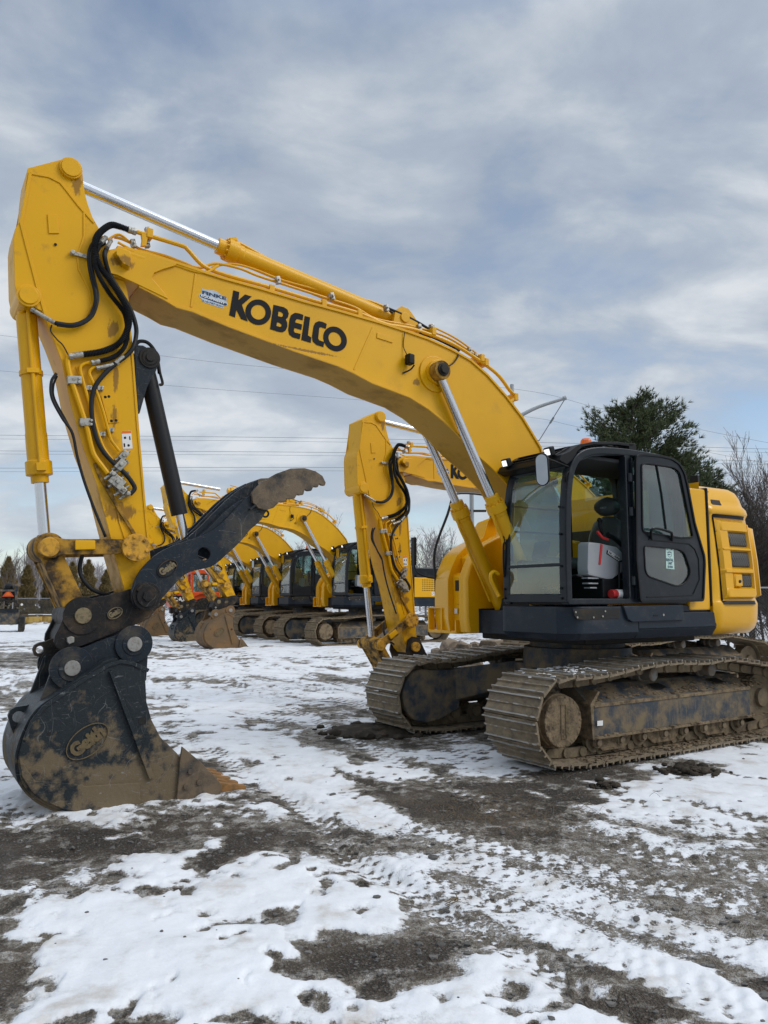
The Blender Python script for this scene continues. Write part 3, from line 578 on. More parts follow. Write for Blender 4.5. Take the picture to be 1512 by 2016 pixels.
def oval(c,a,bb,rot,v,grp,matf,matl,parent,vn):
    C_=T(c[0],c[1],v); k=math.dist(T(c[0]-10,c[1],v),T(c[0]+10,c[1],v))/20
    rr=MB().shape([circ(C_,a*k,32,bb*k,rot),circ(C_,(a-1.7)*k,32,(bb-1.7)*k,rot)],v+.001,v+.014)
    o=part('emblem',rr,matf,grp,.002,parent=parent,label='raised oval maker badge')
    ux,uz=-math.cos(rot),-math.sin(rot)
    X=Vector((ux,0,uz)); U=Vector((-uz*-1,0,ux*-1)); U=Vector((0,1,0)).cross(X)
    L_=.80*a*k; hh_=.95*bb*k
    P0=Vector((C_[0],v,C_[1]))-X*L_-U*hh_*.5
    part('emblem_lettering',MB().text('Geith',P0,P0+X*2*L_,hh_*1.1,0,.011,.07),matl,grp,0,parent=parent)
oval((226,1207),16,11,-.50,CN,'bucket','gold','gold',cp,None)
# ---- bucket ------------------------------------------------------------------------------
KN,KF=V0+.50,V0-.44
cbo,cbs=(0,1100),2.908
side=[(285.4,1322),(262,1310),(245,1303),(223.5,1302),(208,1308),(192.6,1320),(165,1340),(137.6,1358),(112,1375),(86,1392),(70,1408),(58.5,1426.7),(45,1457.6),(36,1488.6),(38,1530),(51.6,1556),(79,1580),(120,1597),(165,1604),(223.5,1602),(275,1597),(323,1586),(345,1581),(358,1581),(426,1571),(428,1530),(389,1506),(352,1489),(333,1470),(316,1451),(299,1418),(289,1382),(287,1345)]
SD=chk(TL(side,KN),2,True,3,18)
bk=MB(); bk.prism(SD,KN-.04,KN); bk.prism(SD,KF,KF+.04); bucket=part('bucket_side',bk,'bucket','bucket',.01)
wr=SD[3:3+15*4+5]; b=MB().ribbon(offset(wr,-.0),.05,KF+.03,KN-.03); part('bucket_shell',b,'bucket','bucket',.005)
b=MB(); 
for a0,a1_ in ((KN-.002,KN+.014),(KF-.014,KF+.002)):
    b.ribbon(CR(cbo,cbs,[(850,640),(760,600),(690,588),(620,610),(500,680),(400,745),(250,850),(185,930),(140,1040)],KN),.032,a0,a1_)
    b.prism(CR(cbo,cbs,[(620,645),(640,640),(880,1250),(850,1258)],KN),a0,a1_+(.02 if a0>0 else 0)) 
part('side_rib',b,'bucket','bucket',.004)
b=MB()
for a0,a1_ in ((KN,KN+.02),(KF-.02,KF)):
    b.prism(CR(cbo,cbs,[(108,1130),(125,1245),(180,1330),(250,1385),(360,1430),(480,1452),(650,1445),(800,1430),(800,1280),(480,1300),(470,1290),(200,1270),(150,1200)],KN),a0,a1_)
part('wear_plate',b,'bucket','bucket',.006)
b=MB()
for a0,a1_ in ((KN,KN+.035),(KF-.035,KF)):
    b.prism(CR(cbo,cbs,[(1037,1072),(1130,1150),(1210,1230),(1262,1290),(1250,1370),(1060,1400),(1005,1380),(1025,1150)],KN),a0,a1_)
    for x,y in ((1080,1215),(1130,1275),(1055,1300)): b.cylv(CR(cbo,cbs,[(x,y)],KN)[0],a1_-.01,a1_+.02 if a0>0 else a1_,.025,10)
part('side_cutter',b,'tip','bucket',.008)
e0=T(345,1580,KN); e1=T(430,1571,KN)
b=MB().prism([(e0[0]+.02,e0[1]-.03),(e1[0],e1[1]-.03),(e1[0]-.03,e1[1]+.05),(e0[0],e0[1]+.04)],KF+.02,KN-.02); part('cutting_edge',b,'tip','bucket',.008)
for k in range(5):
    vv=KF+.08+(KN-KF-.16)*k/4; t0=T(418,1573,KN); t1=T(493,1559,KN); d_=Vector((t1[0]-t0[0],0,0)).normalized() if False else Vector((t1[0]-t0[0],0,t1[1]-t0[1])).normalized(); up_=Vector((-d_.z,0,d_.x)); up_=up_ if up_.z>0 else -up_
    b=MB(); c_=Vector((t0[0],vv,t0[1]+.05)); rings=[]
    for q_,w,h_,o_ in ((-.12,.055,.055,.03),(.06,.058,.06,.02),(.1,.048,.045,.02),(.34,.038,.016,-.015)):
        p_=c_+d_*q_+up_*o_; rings.append([p_+Vector((0,w*i,0))+up_*h_*j for i,j in ((-1,-1),(1,-1),(1,1),(-1,1))])
    b.loft(rings); part('bucket_tooth',b,'teeth','bucket',.008)
ear=CR(cbo,cbs,[(160,960),(210,860),(290,650),(310,590),(350,552),(420,525),(500,500),(550,478),(680,430),(730,402),(790,400),(835,430),(848,500),(840,640),(835,700),(700,640),(600,640),(420,760),(280,850)],CN+.03)
b=MB()
for a0 in (CN+.0,CF-.045): b.prism(ear,a0,a0+.045)
part('bucket_ear',b,'thumb','bucket',.008)
b=MB()
for p_,r_ in ((CR(cbo,cbs,[(765,488)],CN+.05)[0],.165),(CR(cbo,cbs,[(410,625)],CN+.05)[0],.18)):
    b.cylv(p_,CN+.04,CN+.07,r_,32); b.cylv(p_,CF-.07,CF-.04,r_,32); b.cylv(p_,CN+.065,CN+.078,r_*.62,32)
part('pin_boss',b,'thumb','bucket',.006)
b=MB()
for p_ in (CR(cbo,cbs,[(765,488)],CN+.05)[0],CR(cbo,cbs,[(410,625)],CN+.05)[0]): b.cylv(p_,CF-.09,CN+.095,.066,28)
part('bucket_pin',b,'steel','bucket',.006)
b=MB().shape([CR(cbo,cbs,[(45,900),(60,865),(90,848),(150,840),(215,815),(170,940),(120,1000),(75,1000),(60,960)],V0+.1),circ(CR(cbo,cbs,[(105,905)],V0+.1)[0],.048,16)],V0+.05,V0+.11); part('lifting_eye',b,'bucket','bucket',0)
b=MB().cylv(CR(cbo,cbs,[(282,1003)],KN)[0],KN+.0005,KN+.002,.018,14); b.cylv(CR(cbo,cbs,[(815,927)],KN)[0],KN+.0005,KN+.003,.035,14); part('plug_hole',b,'deep','bucket',0,parent=bucket)
oval((172,1459),46,29,-.62,KN,'bucket','mudletter','mudletter',bucket,None)
# ---- thumb ----------------------------------------------------------------------------
c10o,c10s=(180,940),5.04; c3o,c3s=(280,920),3.287
TN=V0+.36
th=[(258,1168),(262,1150),(268,1137),(279,1119),(299,1098),(319,1084),(349,1071),(378,1062),(404,1053),(426,1039),(445,1022),(462,1003),(480,985),(500,968),(530,975),(531,1000),(523,1008),(517,1020),(506,1032),(493,1042),(480,1059),(470,1070),(455,1084),(445,1093),(432,1105),(418,1115),(405,1119),(378,1124),(359,1134),(339,1156),(326,1170),(319,1178),(311,1190),(303,1196),(287,1202),(269,1198),(259,1186)]
TT=chk(TL(th,TN)); hole=circ(T(402,1090,TN),.062,20); piv=circ(T(288,1174,TN),.075,24)
b=MB().shape([TT,hole],TN-.035,TN); b.shape([TT,hole],V0-.36,V0-.325); th_o=part('thumb_plate',b,'thumb','thumb',.004,far=False)
# inner plates ride higher along the back
th2=[(349,1071),(378,1058),(404,1035),(430,1008),(455,983),(480,962),(500,950),(520,940),(525,1000),(493,1042),(455,1080),(420,1100)]
b=MB()
for vv in (V0+.18,V0+.02,V0-.14): b.prism(TL(th2,TN),vv,vv+.03)
b.prism([ext(p,T(430,1050,TN),.35) for p in TL(th2,TN)],V0-.3,V0+.33); part('inner_plate',b,'thumb','thumb',.004,far=False)
b=MB()
tt=CR(c3o,c3s,[(705,170),(728,138),(760,110),(800,80),(870,40),(960,8),(1050,5),(1120,25),(1165,55),(1187,100),(1180,120),(1160,118),(1145,108),(1135,130),(1105,128),(1095,152),(1070,155),(1050,145),(1042,178),(1015,182),(1000,178),(985,203),(955,207),(930,205),(925,225),(905,226),(885,225),(850,262),(800,278),(750,265),(715,230)],TN+.03)
for a0 in (TN+.0,V0-.40): b.prism(tt,a0,a0+.04)
b.prism(CR(c3o,c3s,[(740,150),(800,100),(870,60),(960,30),(1050,28),(1110,50),(1050,100),(940,150),(860,220),(780,240)],TN),V0-.37,TN); part('thumb_tooth_plate',b,'tip','thumb',.008,far=False)
b=MB().cylv(T(288,1174,TN),TN-.01,TN+.03,.125,32); b.cylv(T(288,1174,TN),TN+.02,TN+.05,.095,32); b.cylv(T(288,1174,TN),TN+.04,TN+.07,.05,6); b.obox(TV(274,1158,TN+.04),(1,0,.8),(0,1,0),(-.8,0,1),.012,.02,.03); part('pivot_pin',b,'coupler','thumb',.006,far=False)
b=MB().ribbon(CR(c3o,c3s,[(690,275),(740,235)],TN+.0),.02,TN,TN+.04); part('stop_block',b,'thumb','thumb',.004,far=False)
oval((329,1119),22,14.5,-.62,TN,'thumb','coupler','gold',th_o,None)
INFO_fix=[o for o in root.children_recursive if o.name.startswith('emblem')]
TA=T(291,708,V0+.1); TB=T(374,1075,V0+.1); dn=Vector((TB[0]-TA[0],0,TB[1]-TA[1])); n_=dn.length; hb=math.dist(TA,T(358,1012,V0+.1))
b=MB().lathe((TA[0],V0,TA[1]),(TB[0],V0,TB[1]),[(0,.06),(.1,.076),(.2,.08),(hb,.08),(hb,.045)],28); part('cylinder_barrel',b,'blackpaint','thumb',.003,far=False,label='black thumb cylinder barrel')
part('cylinder_rod',MB().cyl(Vector((TA[0],V0,TA[1]))+dn*.7,(TB[0],V0,TB[1]),.045,None,24),'chrome','thumb',0,far=False)
br=[(264.5,680),(281,681),(296,690),(307.5,700),(311.5,716),(306,732),(298,743),(288,765),(281,790),(274,815),(270,812),(266,760)]
b=MB()
for vv in (V0+.12,V0-.16): b.prism(TL(br,V0+.14),vv,vv+.04)
part('cylinder_bracket',b,'thumb','arm',.006,far=False)
b=MB().cylv(T(291,708,V0+.16),V0-.18,V0+.18,.06,24); b.lathe((TA[0],V0+.155,TA[1]),(TA[0],V0+.2,TA[1]),[(0,.1),(.02,.1),(.02,.075),(.03,.07),(.03,.04),(.045,.04)],24); part('bracket_pin',b,'deep','arm',.004,far=False)
hz([(266,680,V0),(275,672,V0),(291,675,V0),(305,692,V0),(311,715,V0+.03),(314,735,V0+.06)],.018,far=False)
b=MB().tube(TP([(312,722,V0+.08),(316,738,V0+.08),(320,755,V0+.08),(314,758,V0+.08)]),.014); part('hose_fitting',b,'deep','thumb',0,far=False)
# ---- undercarriage ---------------------------------------------------------------------
def loop(uf,ur):       # outer track line (u,z), u from front sprocket uf to rear idler ur
    P_=[]
    for a in range(90,-91,-15): P_.append((uf+.43*math.cos(R(a)),.49+.43*math.sin(R(a))))
    P_+= [(uf-.35,.035),(0,.03),(ur+.35,.035)]
    for a in range(270,89,-15): P_.append((ur+.41*math.cos(R(a)),.46+.41*math.sin(R(a))))
    n=(uf-ur)
    P_+= [(ur+.4,.925),(ur+.26*n,1.0),(ur+.38*n,.985),(ur+.55*n,1.005),(ur+.68*n,.985),(ur+.85*n,.925)]
    q=[]; N=len(P_)
    for i in range(N):
        p0,p1,p2,p3=(Vector(P_[(i+k)%N]) for k in (-1,0,1,2))
        if (p2-p1).length<.3 : q.append(p1); continue
        for j in range(8):
            t=j/8; q.append(p1.lerp(p2,t) if (p2-p1).length>1.2 or p1.y<.1 else .5*((2*p1)+(p2-p0)*t+(2*p0-5*p1+4*p2-p3)*t*t+(3*p1-p0-3*p2+p3)*t**3))
    return q
def resample(q,n):
    L=[0]
    for i in range(len(q)): L.append(L[-1]+(q[(i+1)%len(q)]-q[i]).length)
    out=[]; i=0
    for k in range(n):
        d=L[-1]*k/n
        while L[i+1]<d: i+=1
        t=(d-L[i])/(L[i+1]-L[i]); a,b_=q[i%len(q)],q[(i+1)%len(q)]
        out.append((a.lerp(b_,t),(b_-a).normalized()))
    return out,L[-1]/n
def shoe_prof(p):
    h=p/2
    return [(-h*.96,-.012),(-h*.98,.010),(-h*.86,.012),(-h*.84,.042),(-h*.73,.042),(-h*.68,.006),(-h*.14,.004),(-h*.09,.030),(h*.01,.030),(h*.06,.004),(h*.66,.004),(h*.72,.036),(h*.83,.036),(h*.87,.0),(h*.97,-.01),(h*.97,-.022),(-h*.8,-.016)]
SW=.8
def shoe_mesh(p):
    b=MB(); w=SW/2
    pr=shoe_prof(p)
    b.loft([[(x,-w+(0.0 if k==0 else 0),z) for x,z in pr] if k==0 else [(x,w,z) for x,z in pr] for k in (0,1)])
    return b
def chain_add(b,pts,vc,full=True):
    n=len(pts)
    for k,(p,t) in enumerate(pts):
        nn=Vector((-t.y,t.x)); c_=p+nn*-.0
        X=Vector((t.x,0,t.y)); Z=Vector((t.y,0,-t.x))      # Z points into the loop
        for s in (-1,1):
            cc=Vector((p.x,vc+s*.095,p.y))+Z*.075
            b.obox(cc,X,(0,1,0),Z,.118,.022,.05); b.cyl(cc+Vector((0,-.03*s,0))+X*.075,cc+Vector((0,.045*s,0))+X*.075,.055,None,10)
def crawler(v,uf,ur,near,detail,tag_root,nm=''):
    """one crawler: belt, chain, frame, wheels. near=True when its outer side is +v"""
    q=loop(uf,ur); n=int(round(sum((q[(i+1)%len(q)]-q[i]).length for i in range(len(q)))/.252)); pts,pitch=resample(q,n)
    far=not detail
    s=1 if near else -1
    b=MB()
    if detail: chain_add(b,pts,v)
    else: b.ribbon([(p.x,p.y) for p in [x[0] for x in pts]],.05,v-.12,v+.12,True)
    P_=lambda *a,**k: part(*a,**k)
    belt=put('crawler_track',b.mesh('crawler_track','shoe' if detail else 'shoe',.004 if detail else 0,38,1),tag_root); INFO[belt.name]=('under',far)
    if detail:
        variants=[]
        for q_ in range(4):
            sb=shoe_mesh(pitch); 
            bmesh.ops.subdivide_edges(sb.bm,edges=[e for e in sb.bm.edges if abs(e.verts[0].co.y-e.verts[1].co.y)>.5],cuts=22)
            for w_ in sb.bm.verts:
                nv=noise.noise(Vector((w_.co.x*14+q_*7,w_.co.y*7,q_*3.))); nv2=noise.noise(Vector((w_.co.x*50,w_.co.y*26,q_*5.)))
                w_.co.z+=max(0,nv)*(.022 if w_.co.z<.02 else .006)+nv2*.005; w_.co.x+=nv2*.003
            variants.append(sb.mesh('track_shoe','wornshoe',0,35))
        for k,(p,t) in enumerate(pts):
            o=put('track_shoe',variants[(k*7+k//3)%4],belt); 
            X=Vector((t.x,0,t.y)); Zo=Vector((-t.y,0,t.x)); Yv=Zo.cross(X)
            mt=Matrix.Identity(4)
            for i in range(3): mt[i][0]=X[i]; mt[i][1]=Yv[i]; mt[i][2]=Zo[i]
            mt.translation=Vector((p.x,v+random.uniform(-.004,.004),p.y)); o.matrix_local=mt; INFO[o.name]=('under',False)
    else:
        b=MB(); pr=shoe_prof(pitch)
        for p,t in pts:
            X=Vector((t.x,t.y)); N_=Vector((-t.y,t.x)); l=[p+X*x+N_*z for x,z in pr]; b.prism([(w.x,w.y) for w in l],v-SW/2,v+SW/2)
        o=put('track_shoes',b.mesh('track_shoes','shoe',0,30),belt); INFO[o.name]=('under',True)
    v_o=v+s*.24      # outer face of the frame
    fu0,fu1=ur+.45,uf-.5
    sec=[(v-.2,.28),(v_o,.27),(v_o+s*.0,.60),(v_o-s*.03,.63),(v-s*.02,.79),(v-s*.2,.80)]
    b=MB().loft([[(fu0,y,z) for y,z in sec],[(fu1-.10,y,z) for y,z in sec],[(fu1,y if abs(y-v_o)>.1 else y-s*.02,z) for y,z in sec]])
    P_('track_frame',b,'frame','under',.012,tag_root,far)
    if near:
        b=MB().prism([(fu0+.0,.60),(fu1-.05,.58),(fu1-.02,.62),(fu0,.64)],v_o-.005,v_o+.012); b.prism([(fu0,.255),(fu1,.245),(fu1,.275),(fu0,.285)],v_o-.15,v_o+.02); b.prism([(fu1-.03,.26),(fu1+.0,.26),(fu1+.02,.62),(fu1-.1,.75),(fu1-.14,.75),(fu1-.03,.6)],v-.2,v_o+.015)
        P_('frame_lip',b,'mud','under',.006,tag_root,far)
    # sprocket and idler
    b=MB(); pr=[]
    for k in range(46):
        a=6.28318*k/46; r_=.335+(.03 if k%2 else -.01); pr.append((uf+r_*math.cos(a),.49+r_*math.sin(a)))
    b.prism(pr,v-.03,v+.03); P_('sprocket',b,'shoe','under',.004,tag_root,far)
    if near:
        b=MB().cylv((uf,.49),v,v+.26,.28,36); b.cylv((uf,.49),v+.25,v+.33,.262,40)
        for k in range(22):
            a=6.28318*k/22; c_=(uf+.245*math.cos(a),.49+.245*math.sin(a)); b.cyl((c_[0],v+.32,c_[1]),(c_[0],v+.336,c_[1]),.016,None,6)
        o=P_('travel_motor_cover',b,'mud','under',.006,tag_root,far)
        if detail:
            b=MB(); b.text('KOBELCO',(uf-.025,v+.331,.49+.15),(uf-.025,v+.331,.49-.15),.05,0,.005,.05); 
            P_('cast_lettering',b,'mudletter','under',0,o,False)
            b=MB().ribbon([(uf-.035,.66),(uf-.035,.32),(uf+.035,.32),(uf+.035,.66)],.008,v+.33,v+.337,True); P_('cast_border',b,'mudletter','under',0,o,False)
            b=MB().prism(TL([(1174,1419),(1185,1418),(1185,1428),(1174,1429)],v_o),v_o+.012,v_o+.015); P_('small_sticker',b,'white','under',0,tag_root,False)
    g=[(uf-.62,.28),(uf-.3,.16),(uf-.1,.13)]+[(uf+.30*math.cos(R(a)),.49+.34*math.sin(R(a))) for a in range(-75,91,15)]+[(uf-.2,.81),(uf-.62,.80)]
    b=MB().prism(g,v-s*.2,v-s*.30); P_('motor_guard',b,'frame','under',.025,tag_root,far,None,50)
    b=MB().cylv((ur,.46),v-.09,v+.09,.31,32); b.cylv((ur,.46),v-.14,v+.14,.12); P_('idler',b,'shoe','under',.01,tag_root,far)
    nr=8; us=[ur+.62+(uf-ur-1.25)*k/(nr-1) for k in range(nr)]
    for u in us:
        b=MB()
        for t_ in (-1,1): b.cylv((u,.205),v+t_*.07,v+t_*.13,.105,20); b.cylv((u,.205),v+t_*.13,v+t_*.15,.118,20)
        b.cylv((u,.205),v-.2,v+.2,.07,16); b.box((u-.055,v+s*.16,.17),(u+.055,v+s*.21,.27)); b.cylv((u,.20),v+s*.2,v+s*.235,.038,10)
        P_('track_roller',b,'shoe','under',.006,tag_root,far)
    for u in (us[1]+.12,us[4],us[6]+.1):
        b=MB().prism([(u-.3,.26),(u+.3,.26),(u+.26,.16),(u+.17,.10),(u-.17,.10),(u-.26,.16)],v+s*.17,v+s*.19); P_('roller_guard',b,'mud','under',.01,tag_root,far)
    for u in (ur+.30*(uf-ur),ur+.585*(uf-ur)):
        b=MB().lathe((u,v-.2,.872),(u,v+.2,.872),[(0,.03),(.01,.075),(.09,.075),(.1,.088),(.13,.088),(.14,.07),(.2,.07),(.21,.088),(.25,.088),(.26,.074),(.40,.074),(.41,.06)] if s>0 else [(0,.06),(.01,.074),(.15,.074),(.16,.088),(.2,.088),(.21,.07),(.27,.07),(.28,.088),(.31,.088),(.4,.03)],24)
        P_('carrier_roller',b,'roller','under',.003,tag_root,far)
        b=MB().box((u-.09,v-s*.19-.05,.72),(u+.09,v-s*.19+.05,.9)); P_('roller_bracket',b,'deep','under',.01,tag_root,far)
    if near and detail:
        b=MB()
        for u in (.14,-.95): b.prism([(u-.16,0)]*1+[(u-.12,0),(u+.12,0),(u+.16,0)],0,0) if False else None
        for u in (.12,-.98):
            z0=.66; b.bm.faces.new([b.bm.verts.new(p) for p in ((u-.15,v+.16,.707),(u+.05,v+.16,.707),(u+.12,v+.07,.756),(u-.08,v+.07,.756))])
        P_('drain_slot',b,'black','under',0,tag_root,False,norm=False)
def mudlumps():
    b=MB()
    for k in range(900):
        u=random.uniform(-1.9,1.3); 
        if random.random()<.6: y=1.25+random.uniform(0,.2); z=.62+ (1.47-y)*.62+.005
        else: y=1.25+random.uniform(.15,.26); z=.28
        r_=random.choice([.005,.007,.010,.014,.02,.026]); b.ico((u,y,z),r_,1,(1.3,1.1,.55),.35)
    for k in range(500):
        u=random.uniform(-1.9,1.75); y=1.25+random.uniform(.14,.39); b.ico((u,y,.056),random.choice([.006,.009,.013,.02]),1,(1.4,1.2,.55),.35)
    for k in range(120):
        u=random.uniform(.2,1.9); y=-1.25+random.uniform(-.1,.39); b.ico((u,y,.955+.012*(1.2-u)),random.choice([.01,.018,.03]),1,(1.5,1.4,.5),.4)
    part('caked_mud',b,'mud','under',0,None,False,norm=False,ang=60)['kind']='stuff'
    b=MB()
    for k in range(70):
        u=random.gauss(1.45,.25); y=1.1+random.uniform(-.25,.45); b.ico((u,y,.97-max(0,u-1.2)*.04),random.uniform(.008,.022),1,(1.8,1.5,.35),.35)
    part('snow_crumbs',b,'snowlump','under',0,None,False,norm=False,ang=80)['kind']='stuff'
M['snowlump']=mat('snow_crumb',(.70,.73,.76),.6,vary=.03)
def centre(tr,far,lf=1.):
    b=MB().cyl((0,0,.86),(0,0,1.12),.72,.70,40); b.cyl((0,0,1.08),(0,0,1.2),.62,.62,40); part('turntable',b,'frame','under',.01,tr,far)
    b=MB()
    for su in (1,-1):
        for sv in (1,-1):
            r0=[(su*.15,sv*.55,.62),(su*.15,sv*.55,.92),(su*.62,sv*.5,.92),(su*.62,sv*.5,.60)]
            r1=[(su*.62,sv*1.04,.38),(su*.62,sv*1.04,.80),(su*1.42,sv*1.02,.80),(su*1.42,sv*1.02,.36)]
            b.loft([r0,r1])
    b.box((-.65,-.6,.5),(.65,.6,.90)); part('car_body',b,'frame','under',.02,tr,far)
crawler(1.25,1.86,-1.95,True,True,root); crawler(-1.25,1.86,-1.95,False,True,root); centre(root,False); mudlumps()
# ---- upper structure ---------------------------------------------------------------------
b=MB()
b.hprism([(1.15,.36),(1.60,.36),(1.62,.45),(1.62,1.28),(1.50,1.40),(1.38,1.45),(.5,1.45),(.5,.36)],1.36,1.66)
b.loft([[(1.12,.38,1.29),(1.54,.38,1.29),(1.57,1.2,1.29),(1.40,1.38,1.29),(.5,1.38,1.29),(.5,.38,1.29)],[(1.12,.36,1.37),(1.60,.36,1.37),(1.62,1.26,1.37),(1.42,1.45,1.37),(.5,1.45,1.37),(.5,.36,1.37)]])
part('front_skirt',b,'skirt','house',.012)
b=MB().hprism([(.50,1.0),(.50,1.452),(-.95,1.452),(-.95,1.0)],1.40,1.585); b.loft([[(.5,1.05,1.29),(.5,1.39,1.29),(-.93,1.39,1.29),(-.93,1.05,1.29)],[(.5,1.0,1.40),(.5,1.455,1.40),(-.95,1.455,1.40),(-.95,1.0,1.40)]]); b.prism([(.48,1.585),(-.93,1.585),(-.93,1.67),(.48,1.67)],1.05,1.40)
part('side_skirt',b,'skirt','house',.012)
def P5(l,v): return CR((940,820),2.643,l,v)
b=MB().prism(P5([(752,985),(1062,978),(1068,1060),(800,1070),(775,1055)],1.46),1.44,1.485); part('step_panel',b,'skirt','house',.012)
b=MB().shape([P5([(497,1000),(740,1000),(740,1050),(560,1058),(520,1055),(505,1035)],1.455)],1.449,1.456); part('recess_panel',b,'deep','house',0)
b=MB()
for x,y in ((511,1018),(520,1045),(665,1013),(652,1040),(605,1045)): b.cylv(P5([(x,y)],1.46)[0],1.45,1.464,.011,8)
b.cylv(P5([(969,1032)],1.49)[0],1.48,1.492,.014,12); part('bolt_head',b,'zinc','house',0)
b=MB().ribbon(P5([(918,1036),(942,1035)],1.49),.02,1.484,1.488); part('key_slot',b,'black','house',0)
b=MB().box((-1.2,-.95,1.2),(.85,.95,1.36)); b.box((-.2,-.3,1.3),(1.15,.38,1.75)); part('base_plate',b,'deep','house',.02)
# ---- cab ------------------------------------------------------------------------------------
CN1,CN0,CF0,CF1=1.44,1.34,.40,.50
rail0=[(1.575,1.70),(1.575,2.1),(1.56,2.7),(1.52,3.05),(1.45,3.24),(1.34,3.35),(1.15,3.415),(.9,3.445),(.5,3.46),(.0,3.45),(-.22,3.43),(-.34,3.33),(-.37,3.1),(-.37,1.70)]
rail=chk(rail0,2,False)
b=MB(); b.ribbon(rail,.085,CN0,CN1); b.ribbon(rail,.085,CF0,CF1)
b.ribbon([(.575,1.7),(.575,3.45)],.11,CN0,CN1-.005); b.ribbon([(.575,1.7),(.575,3.45)],.08,CF0+.01,CF1)
b.ribbon([(1.6,1.715),(-.4,1.715)],.07,CN0,CN1+.004); b.ribbon([(1.6,1.715),(-.4,1.715)],.07,CF0-.004,CF1)
b.box((1.545,CF0+.04,1.70),(1.615,CN1-.04,1.80)); b.box((1.44,CF0+.04,3.2),(1.5,CN1-.04,3.3)); b.box((-.41,CF0+.04,1.7),(-.35,CN1-.04,2.3)); b.box((-.40,CF0+.04,3.28),(-.33,CN1-.04,3.4))
cab=part('cab_frame',b,'charcoal','house',.018)
b=MB().prism([(.575,1.7),(-.37,1.7),(-.37,2.35),(.575,2.35)],CN0+.02,CN0+.05); b.prism([(1.5,1.7),(-.37,1.7),(-.37,2.2),(.6,2.2),(.7,1.95),(1.5,1.95)],CF0+.03,CF0+.06); b.box((-.37,CF0+.05,1.68),(1.56,CN1-.05,1.74)); part('cab_panel',b,'headliner','house',.01)
# windscreen edges (rubber) and glazing
fr=[(1.605,1.80),(1.60,2.15),(1.585,2.7),(1.54,3.05),(1.48,3.21)]
b=MB().ribbon(fr,.03,CN0-.01,CN0+.075); b.ribbon(fr,.03,CF0+.03,CF0+.11); b.ribbon([(1.605,2.10),(1.60,2.135)],.03,CF1,CN0); 
part('windscreen_trim',b,'charcoal','house',.008,parent=cab)
b=MB().ribbon(fr[:2],.006,CF1-.02,CN0+.02); part('lower_windscreen',b,'glass','house',0,parent=cab)
b=MB().ribbon(fr[1:],.006,CF1-.02,CN0+.02); part('windscreen',b,'glass','house',0,parent=cab)
b=MB().ribbon([(1.5,1.95),(1.5,3.2),(1.3,3.35),(.66,3.4)],.003,0,0) if False else MB()
b.prism([(1.53,1.97),(.7,1.97),(.62,2.2),(.62,3.40),(1.15,3.37),(1.42,3.2)],CF0+.045,CF0+.051); b.prism([(.53,2.22),(-.32,2.22),(-.32,3.3),(-.2,3.4),(.53,3.41)],CF0+.045,CF0+.051); part('side_window',b,'glass','house',0,parent=cab)
b=MB().prism([(.53,2.36),(-.32,2.36),(-.32,3.3),(-.2,3.4),(.53,3.41)],CN0+.04,CN0+.046); part('side_window',b,'glass','house',0,parent=cab)
b=MB().box((-.375,CF1,2.3),(-.369,CN0,3.3)); part('rear_window',b,'glass','house',0,parent=cab)
b=MB(); rf=[(1.40,3.31),(1.15,3.40),(.9,3.44),(.5,3.47),(.0,3.46),(-.22,3.44),(-.33,3.35)]
rings=[]
for y,dz in ((CF0+.02,-.02),(CF0+.08,.03),(.7,.05),(1.1,.05),(CN1-.08,.03),(CN1-.02,-.02)): rings.append([(u,y,z+dz) for u,z in rf]+[(u,y,z-.05) for u,z in rf[::-1]])
b.loft(rings); part('cab_roof',b,'charcoal','house',.008,parent=cab)
b=MB().box((-.33,CF0+.08,3.33),(1.3,CN1-.08,3.38)); part('headliner',b,'headliner','house',.02,parent=cab)
b=MB().box((.05,.55,3.05),(.5,1.25,3.33)) if False else MB().box((-.36,CF0+.1,2.3),(-.30,CF0+.32,3.36)); b.box((-.36,CN0-.34,2.3),(-.30,CN0-.02,3.36)); part('rear_trim',b,'headliner','house',.03,parent=cab)
# roof guard
b=MB()
gd=[(1.60,3.33),(1.40,3.44),(1.0,3.54),(.6,3.58),(.32,3.585)]
for y in (.50,1.30): b.ribbon(gd,.035,y-.02,y+.02)
for k in range(9): 
    t=k/8; i=min(3,int(t*4)); f_=t*4-i; c_=Vector(gd[i]).lerp(Vector(gd[i+1]),f_); b.obox((c_.x,.9,c_.y+.012),(0,1,0),(1,0,-.2),(.2,0,1),.42,.022,.008)
for y in (.56,.68,.8,.92,1.04,1.16,1.24): b.ribbon([(p[0],p[1]-.004) for p in gd],.012,y-.008,y+.008)
b.box((.27,.5,3.50),(.40,1.32,3.61)); part('roof_guard',b,'black','house',.006)
b=MB().prism([(1.66,3.26),(1.55,3.22),(1.42,3.30),(1.38,3.38),(1.3,3.44),(1.36,3.47),(1.50,3.38),(1.62,3.33)],CF0-.03,CN1-.02); part('rain_visor',b,'black','house',.01)
for y in (.55,1.27):
    c_=Vector((1.66,y,3.38 if y>1 else 3.36)); b=MB().obox(c_,(1,0,-.35),(0,1,0),(.35,0,1),.035,.058,.052); b.obox(c_+Vector((-.06,0,-.05)),(1,0,0),(0,1,0),(0,0,1),.03,.02,.04); wl=part('work_light',b,'black','house',.014)
    part('lamp_lens',MB().obox(c_+Vector((.034,0,-.012)),(1,0,-.35),(0,1,0),(.35,0,1),.006,.038,.034),'lamp','house',.004,parent=wl)
b=MB().lathe((.55,.78,3.58),(.55,.78,3.8),[(0,.085),(.05,.085),(.05,.07)],20); bc=part('beacon',b,'black','house',.004)
